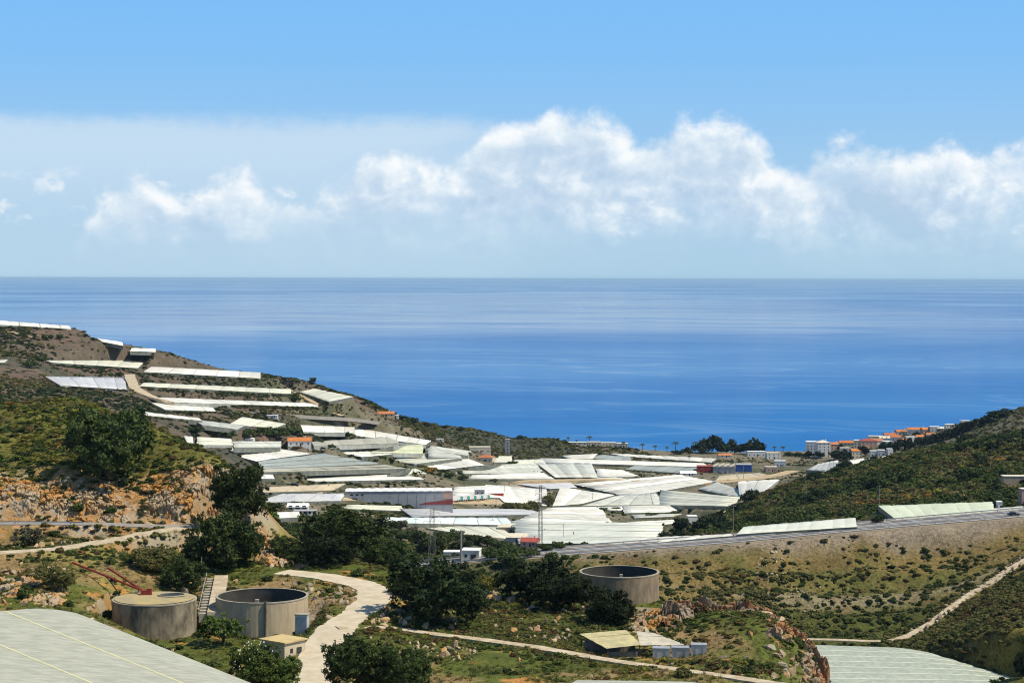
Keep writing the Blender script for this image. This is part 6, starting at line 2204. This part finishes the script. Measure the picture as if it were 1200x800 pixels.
bed_mat = bedrock_material('bedrock_ochre', (0.47, 0.235, 0.06), (0.40, 0.335, 0.235), (0.56, 0.45, 0.27))
bed_brown = bedrock_material('bedrock_brown', (0.30, 0.135, 0.055), (0.24, 0.195, 0.145), (0.42, 0.33, 0.21))


def bedrock(parent, px0, px1, f0, f1, amp, out, nx, ny, cell=2.2, seed=3, up=0.0, fade=0.18, matl=None):
    """one connected jointed rock surface lying on the slope: blocks of uneven height with recessed joints"""
    U, V = np.meshgrid(np.linspace(0, 1, nx), np.linspace(0, 1, ny))
    PX = px0 + (px1 - px0) * U
    D0 = np.vectorize(f0)(PX)
    D1 = np.vectorize(f1)(PX)
    D = D0 + (D1 - D0) * V
    X = (PX - 600) / F * D
    Z = ground(X.ravel(), D.ravel()).reshape(X.shape)
    s = X.ravel()
    t = (Z + D * 0.6).ravel()
    c1, e1 = worley(s * 1.15 + fbm(s, t, 3, 3, seed) * 1.2, t + fbm(s, t, 3, 3, seed + 1) * 1.2, cell, seed)
    c2, e2 = worley(s, t, cell * 0.38, seed + 5)
    disp = amp * (c1 - 0.35) + amp * 0.40 * (c2 - 0.5) - amp * 0.55 * (1 - sstep(e1, 0.0, 0.16)) - amp * 0.2 * (1 - sstep(e2, 0, 0.15)) + amp * 0.35 * fbm(s, t, 6, 4, seed + 9)
    disp = disp.reshape(X.shape) + up
    big = fbm(s, t, 14, 3, seed + 3).reshape(X.shape)
    ed = np.minimum(np.minimum(U, 1 - U) / (fade * 0.5), np.minimum(V, 1 - V) / fade) + big * 0.8
    w = sstep(ed, 0.0, 1.0)
    disp = disp * w - 0.5 * (1 - w)
    org = parent.location
    co = np.stack([X + out[0] * disp - org.x, D + out[1] * disp - org.y, Z + out[2] * disp - org.z], -1).reshape(-1, 3)
    i = np.arange((ny - 1) * (nx - 1))
    r, c = i // (nx - 1), i % (nx - 1)
    b = r * nx + c
    return link_mesh('bedrock', co, [tuple(q) for q in np.stack([b, b + 1, b + nx + 1, b + nx], -1).tolist()], matl or bed_mat, parent)



def rock_group(name, lab, cat, pts, smin, smax, keys, sink=0.25, flat=1.0):
    c = np.mean(np.array([[p[0], p[1]] for p in pts]), 0)
    org = Vector((c[0], c[1], gz(c[0], c[1])))
    g = empty(name, org)
    tag(g, lab, cat)
    P = np.array([[p[0], p[1]] for p in pts])
    Z = ground(P[:, 0], P[:, 1])
    for i in range(len(P)):
        s = smin + (smax - smin) * rr.random() ** 2.0
        lift = pts[i][2] if len(pts[i]) > 2 else 0
        put_rock(P[i, 0], P[i, 1], Z[i] + s * (0.35 - sink) + lift, s, keys[int(rr.integers(len(keys)))], rr, g, org, flat=flat)
    return g


def region(n, px0, px1, f0, f1, lift=0.0, ok=None):
    """n spots between two distances that may vary with px"""
    out = []
    while len(out) < n:
        px = px0 + rr.random() * (px1 - px0)
        a, b = f0(px), f1(px)
        d = a + rr.random() * (b - a)
        x = (px - 600) / F * d
        if bool(blocked(np.array([x]), np.array([d]), 0.3)[0]):
            continue
        out.append((x, d, lift))
    return out


_g = rock_group('rocky_cutting', 'ochre and grey rock cut above the narrow road, its long low stretch', 'rock cutting', region(60, -40, 160, lambda p: 439.2, lambda p: 451), 0.5, 2.0, ['ochre', 'pale', 'grey'], 0.4)
bedrock(_g, -70, 172, lambda p: 438.6, lambda p: 455, 1.5, (0.1, -0.75, 0.55), 300, 90, 2.0, 3, 0.25)
_g = rock_group('rocky_cutting', 'high broken rock face with bright ochre patches at the end of the knoll', 'rock cutting', region(70, 165, 282, lambda p: 443.0, lambda p: 456), 0.5, 2.2, ['ochre', 'pale', 'ochre', 'grey'], 0.4)
bedrock(_g, 150, 292, lambda p: 442.2, lambda p: 460, 2.0, (0.25, -0.75, 0.5), 190, 110, 2.4, 8, 0.35)
rock_group('rock_bank', 'orange earthy rocks between the farm track and the narrow road', 'rocks', region(90, 20, 175, lambda p: 407 + p * 0.07, lambda p: 426 + p * 0.06), 0.4, 1.5, ['ochre', 'pale', 'ochre'])
_g = rock_group('rock_bank', 'orange crumbling rock bank above the grey-green plastic roof', 'rocks', region(40, -30, 78, lambda p: 350, lambda p: 384), 0.5, 1.8, ['ochre', 'ochre', 'pale'], 0.35)
bedrock(_g, -60, 84, lambda p: 347, lambda p: 386, 1.6, (0.1, -0.4, 0.8), 150, 110, 2.6, 15, 0.4, 0.3)
_g = rock_group('rock_outcrop', 'rugged ridge of red-brown and grey crags beside the hollow', 'rock outcrop', region(40, 785, 905, lambda p: 376, lambda p: 402), 0.7, 2.4, ['ochre', 'grey', 'pale'], 0.3)
bedrock(_g, 775, 915, lambda p: 374, lambda p: 408, 3.2, (0.15, -0.45, 0.95), 170, 130, 3.2, 22, 1.5, 0.32, bed_brown)
_g = rock_group('rock_outcrop', 'steep end crag dropping towards the rippled pale roof', 'rock outcrop', region(30, 898, 962, lambda p: 350, lambda p: 380), 0.7, 2.4, ['grey', 'ochre', 'pale'], 0.3)
bedrock(_g, 888, 974, lambda p: 346, lambda p: 388, 2.6, (0.35, -0.4, 0.9), 110, 140, 2.8, 31, 0.6, 0.32, bed_brown)
_g = rock_group('rock_outcrop', 'ochre rocks below the brown water tank', 'rock outcrop', region(30, 738, 790, lambda p: 370, lambda p: 405), 0.6, 2.2, ['ochre', 'pale'])
bedrock(_g, 735, 795, lambda p: 372, lambda p: 400, 1.8, (0.1, -0.4, 0.9), 80, 100, 2.2, 37, 0.2, 0.35)
_g = rock_group('rock_outcrop', 'bright ochre crag on the lip of the shelf between dark bushes', 'rock outcrop', region(24, 300, 380, lambda p: 428, lambda p: 448), 0.7, 2.2, ['ochre', 'ochre', 'pale'])
bedrock(_g, 296, 384, lambda p: 424, lambda p: 452, 2.4, (0.1, -0.4, 0.95), 110, 100, 2.4, 41, 0.7, 0.35)
rock_group('rock_outcrop', 'pale jagged rocks on the green rise behind the forked lane', 'rock outcrop', region(26, 566, 620, lambda p: 404, lambda p: 418), 0.6, 2.4, ['pale', 'pale', 'ochre'])
rock_group('rock_outcrop', 'scatter of cream boulders on the green slope beside the tin shed', 'rock outcrop', region(46, 600, 690, lambda p: 362, lambda p: 398), 0.5, 2.0, ['pale', 'pale', 'ochre'])
rock_group('rock_scree', 'whitish scree patch high on the highway bank', 'rocks', region(55, 888, 920, lambda p: 662, lambda p: 684), 0.5, 1.7, ['pale', 'pale', 'grey'])
rock_group('rock_scree', 'whitish scree patch lower on the highway bank', 'rocks', region(60, 912, 962, lambda p: 645, lambda p: 664), 0.4, 1.5, ['pale', 'grey'])
rock_group('stone_heap', 'heap of rubble and stones along the side of the concrete drive', 'rocks', region(70, 330, 420, lambda p: 380, lambda p: 402), 0.4, 1.5, ['grey', 'pale', 'grey'])
rock_group('stone_heap', 'stones tipped along the outer side of the drive fork', 'rocks', region(55, 430, 535, lambda p: 363, lambda p: 378), 0.4, 1.8, ['pale', 'ochre', 'pale'])
rock_group('stone_heap', 'reddish stones below the thin lane', 'rocks', region(60, 480, 560, lambda p: 330, lambda p: 350), 0.4, 1.7, ['ochre', 'pale', 'ochre'])
rock_group('stone_heap', 'white and ochre stones at the foot of the end crag', 'rocks', region(40, 905, 975, lambda p: 330, lambda p: 352), 0.5, 2.2, ['pale', 'pale', 'ochre'])
# edging stones of the climbing track
pts = []
n = len(TRACK_BANK)
for i in range(int(n * 0.3), n):
    p = TRACK_BANK[i]
    t = TRACK_BANK[min(i + 1, n - 1)] - TRACK_BANK[i - 1]
    s = Vector((t.y, -t.x, 0)).normalized()
    for k in (-1, 1):
        q = p + s * (1.25 * k + rr.normal() * 0.3)
        pts.append((q.x, q.y, 0.1))
rock_group('stone_edging', 'pale edging stones along the track climbing the green slope', 'rocks', pts, 0.9, 2.2, ['pale', 'pale', 'grey'], 0.1, 0.7)

x, y, z = scatter(170, 0, 985, 316, 448, rr, lambda a, b, c: 0.3 + 0.7 * (fbm(a, b, 14, 3, 31) > 0.1), 0.4)
for i in range(len(x)):
    key = ['pale', 'ochre', 'grey'][int(rr.integers(3))]
    o = put_rock(x[i], y[i], z[i] + 0.1, 0.5 + 1.4 * rr.random() ** 2, key, rr, name='boulder')
    tag(o, {'pale': 'cream boulder lying among shrubs on the stony shelf', 'ochre': 'rusty ochre boulder lying among shrubs on the stony shelf', 'grey': 'grey boulder lying among shrubs on the stony shelf'}[key], 'boulder', key + ' boulders on the shelf')


# ------------------------------------------------------------------ pylons and poles
pylon_steel = mat('pylon_steel', (0.22, 0.22, 0.21), 0.6, 0.2, 0.5, 0.3, metallic=0.2)
pole_m = mat('pole_concrete', (0.30, 0.28, 0.25), 0.9, 0.2, 0.5)


def pylon(px, py_top, d, lab, wb, wt, thick=0.13, arms=3):
    x = (px - 600) / F * d
    zb = gz(x, d)
    Ht = CAMZ - (py_top - PY0) * d / F - zb
    g = empty('pylon', (x, d, zb), R(20))
    tag(g, lab, 'pylon', 'lattice pylons')

    def hw_(z):
        return wb + (wt - wb) * min(1, z / Ht * 1.05)
    for sx in (-1, 1):
        for sy in (-1, 1):
            MB().tube([(sx * hw_(z), sy * hw_(z), z) for z in (-0.5, Ht * 0.5, Ht)], thick, 4).build('leg', pylon_steel, g)
    n = 9
    for k in range(n):
        z0, z1 = Ht * k / n, Ht * (k + 1) / n
        a, b = hw_(z0), hw_(z1)
        m = MB()
        for (c0, c1) in (((-1, -1), (1, -1)), ((1, -1), (1, 1)), ((1, 1), (-1, 1)), ((-1, 1), (-1, -1))):
            m.tube([(c0[0] * a, c0[1] * a, z0), (c1[0] * b, c1[1] * b, z1)], thick * 0.55, 3, cap=False)
            m.tube([(c1[0] * a, c1[1] * a, z0), (c0[0] * b, c0[1] * b, z1)], thick * 0.55, 3, cap=False)
        m.build('bracing', pylon_steel, g)
    for k in range(arms):
        z = Ht * (0.97 - 0.09 * k)
        m = MB()
        L = 2.3 + 0.5 * k
        for s in (-1, 1):
            m.tube([(0, 0, z), (s * L, 0, z)], thick * 0.8, 4)
            m.tube([(0, 0, z + 1.0), (s * L, 0, z)], thick * 0.6, 4)
            m.tube([(s * L, 0, z), (s * L, 0, z - 0.9)], thick * 0.9, 4)
        m.build('arm', pylon_steel, g)
    return g


pylon(634, 568, 1010, 'tall slim lattice pylon among the white greenhouses', 1.1, 0.55, 0.10, 3)
pylon(507, 597, 600, 'lattice pylon rising out of the dark trees beside the hollow', 1.6, 0.5, 0.045, 3)


def pole(px, py_top, py_base, d0, d1, lab, r=0.16, d=None, arm=True):
    p = hit(px, py_base, d0, d1) if d is None else Vector(((px - 600) / F * d, d, 0))
    z = gz(p.x, p.y)
    Ht = CAMZ - (py_top - PY0) * p.y / F - z
    g = empty('utility_pole', (p.x, p.y, z))
    tag(g, lab, 'pole', 'utility poles')
    MB().tube([(0, 0, -0.6), (0, 0, Ht)], r, 6, r * 0.7).build('pole', pole_m, g)
    if arm:
        MB().box(-1.1, 1.1, -0.08, 0.08, Ht - 0.75, Ht - 0.6).build('crossarm', pole_m, g)
        for s in (-0.95, 0, 0.95):
            MB().tube([(s, 0, Ht - 0.6), (s, 0, Ht - 0.3)], 0.07, 5).build('insulator', steel_pale, g)


pole(541, 621, 668, 0, 0, 'thick pale concrete pole beside the small white farmhouse', 0.42, d=560)
pole(1031, 567, 596, 780, 1100, 'thin pole in the scrub above the mint-tinted greenhouse', 0.16)
pole(661, 613, 640, 850, 1200, 'thin pole before the vast pale greenhouse beside the cypresses', 0.14)
pole(730, 622, 636, 800, 1200, 'thin pole before the vast pale greenhouse next to the highway strip', 0.14)
pole(695, 577, 587, 1100, 1600, 'short pole between the white and the grey-white greenhouse', 0.16)
pole(592, 566, 583, 1100, 1600, 'thin pole beside the clipped row of trees', 0.18)
pole(582, 583, 600, 1100, 1500, 'thin pole beside the sandy lorry yard', 0.18)
pole(488, 607, 616, 950, 1400, 'short pole before the pale aqua greenhouse', 0.16)
pole(872, 540, 561, 1450, 1900, 'tall thin pole before the blue warehouse', 0.2)
pole(945, 553, 580, 1000, 1400, 'thin pole on the crest of the scrubby spur', 0.16)
pole(860, 590, 628, 800, 1200, 'thin pole in the scrub near the wedge-shaped greenhouse', 0.14)
pole(237, 653, 690, 380, 430, 'thin steel pole at the top of the steps between the tanks', 0.09, arm=False)


# ------------------------------------------------------------------ vehicles
tyre = mat('tyre', (0.02, 0.02, 0.02), 0.9, 0.2, 1.0)
CARP = {k: mat('car_paint_' + k, c, 0.35, 0.1, 0.5, 0.5) for k, c in (('black', (0.015, 0.016, 0.02)), ('white', (0.75, 0.75, 0.74)), ('blue', (0.10, 0.13, 0.20)), ('silver', (0.40, 0.41, 0.42)), ('teal', (0.10, 0.34, 0.32)))}


def wheel(parent, x, y, r=0.33):
    m = MB()
    for s0, s1 in ((-0.11, 0.11),):
        n = 12
        b = len(m.v)
        for yy in (s0, s1):
            for k in range(n):
                a = 2 * math.pi * k / n
                m.v.append((r * math.cos(a), yy, r * math.sin(a)))
        for k in range(n):
            k2 = (k + 1) % n
            m.f.append((b + k, b + k2, b + n + k2, b + n + k))
        m.f.append(tuple(b + k for k in range(n)))
        m.f.append(tuple(b + n + k for k in reversed(range(n))))
    o = m.build('wheel', tyre, parent)
    o.location = (x, y, r)


def extr(prof, y0, y1):
    m = MB()
    n = len(prof)
    m.v = [(p[0], y0, p[1]) for p in prof] + [(p[0], y1, p[1]) for p in prof]
    m.f = [(i, (i + 1) % n, n + (i + 1) % n, n + i) for i in range(n)] + [tuple(reversed(range(n))), tuple(n + i for i in range(n))]
    return m


def car(p, rz, paint, lab, grp=None, van=False, cat='car'):
    g = empty('parked_car' if grp else 'car', p, rz)
    tag(g, lab, cat, grp)
    if van:
        extr([(-2.3, 0.35), (2.3, 0.35), (2.3, 1.0), (1.7, 1.15), (1.2, 2.0), (-2.3, 2.05)], -0.9, 0.9).build('body', CARP[paint], g)
        MB().box(-2.0, 1.0, -0.93, -0.903, 1.15, 1.75).build('side_window', glass_dark, g)
    else:
        extr([(-2.1, 0.30), (2.1, 0.30), (2.15, 0.72), (1.2, 0.92), (-1.75, 0.95), (-2.15, 0.80)], -0.87, 0.87).build('body', CARP[paint], g)
        extr([(-1.6, 0.95), (1.0, 0.93), (0.3, 1.42), (-1.1, 1.44)], -0.74, 0.74).build('cabin', CARP[paint], g)
        for s in (-1, 1):
            MB().box(-1.2, 0.5, s * 0.745 if s > 0 else -0.77, 0.77 if s > 0 else s * 0.745, 1.0, 1.34).build('side_window', glass_dark, g)
    for x in (-1.35, 1.35):
        for y in (-0.8, 0.8):
            wheel(g, x, y)
    for y in (-0.6, 0.6):
        MB().box(2.1, 2.17, y - 0.15, y + 0.15, 0.55, 0.7).build('headlight', steel_pale, g)


i = min(range(len(HIGHWAY)), key=lambda k: abs(600 + F * HIGHWAY[k].x / HIGHWAY[k].y - 1183))
t = HIGHWAY[i + 1] - HIGHWAY[i]
hp_ = HIGHWAY[i] + Vector((t.y, -t.x, 0)).normalized() * 5.0
car((hp_.x, hp_.y, HIGHWAY[i].z + 0.3), math.atan2(t.y, t.x), 'black', 'black car driving along the highway')
for k, px in enumerate((346, 355)):
    p = hit(px, 576.5, 1000, 1500)
    car((p.x, p.y, gz(p.x, p.y)), 0.1 + k * 0.1, 'black', ['dark van on the sandy plot, the one further from the packing hall', 'dark van on the sandy plot, the one closer to the packing hall'][k], 'dark vans on the sandy plot', True, 'van')
p = hit(838, 566.5, 1300, 1800)
car((p.x, p.y, gz(p.x, p.y) + 0.6), 0.4, 'white', 'white van on the lane between bright greenhouses', None, True, 'van')
for k, px in enumerate((416, 424, 432, 441, 449)):
    p = hit(px, 585.5, 1000, 1500)
    car((p.x, p.y, gz(p.x, p.y) + 0.45), 1.2 + 0.1 * k, ('blue', 'silver', 'blue', 'black', 'silver')[k], {'blue': 'blue-grey car parked at the foot of the packing hall', 'silver': 'silver car parked at the foot of the packing hall', 'black': 'black car parked among blue and silver ones at the packing hall'}[('blue', 'silver', 'blue', 'black', 'silver')[k]], 'cars parked at the packing hall')
for k, px in enumerate((533, 541, 549, 557, 565)):
    p = hit(px, 588.5 - k * 0.5, 1050, 1500)
    g = empty('lorry', (p.x, p.y, gz(p.x, p.y) + 0.45), 0.75)
    tag(g, ['white lorry with teal cab at the packing hall end of the lorry row', 'white lorry with teal cab, second of the row from the packing hall', 'white lorry with teal cab in the middle of the lorry row', 'white lorry with teal cab, second last of the lorry row', 'white lorry with teal cab at the open end of the lorry row'][k], 'lorry', 'lorries parked in the yard')
    MB().box(-7.0, 4.6, -1.25, 1.25, 1.1, 4.0).build('trailer', CARP['white'], g)
    extr([(4.8, 0.6), (7.1, 0.6), (7.1, 1.8), (6.8, 3.2), (4.8, 3.4)], -1.2, 1.2).build('cab', CARP['teal'], g)
    MB().box(6.95, 7.08, -1.0, 1.0, 1.9, 2.9).build('windscreen', glass_dark, g)
    for x in (-6, -4.8, 4.0, 6.0):
        for y in (-1.1, 1.1):
            wheel(g, x, y, 0.5)


# ------------------------------------------------------------------ the air
def build_haze():
    m = bpy.data.materials.new('haze')
    m.use_nodes = True
    T = NT(m.node_tree)
    out = T.node('ShaderNodeOutputMaterial')
    v = T.node('ShaderNodeVolumePrincipled')
    v.inputs['Color'].default_value = (0.50, 0.76, 1.0, 1)
    v.inputs['Density'].default_value = HAZE
    v.inputs['Anisotropy'].default_value = 0.0
    T.l.new(v.outputs[0], out.inputs['Volume'])
    o = MB().box(-81000, 81000, -300, 151000, -18.5, 205).build('haze', m)
    o['kind'] = 'stuff'
    o['label'] = 'thin bluish haze over land and sea'
    o['category'] = 'haze'


HAZE = 1.5e-5
build_haze()
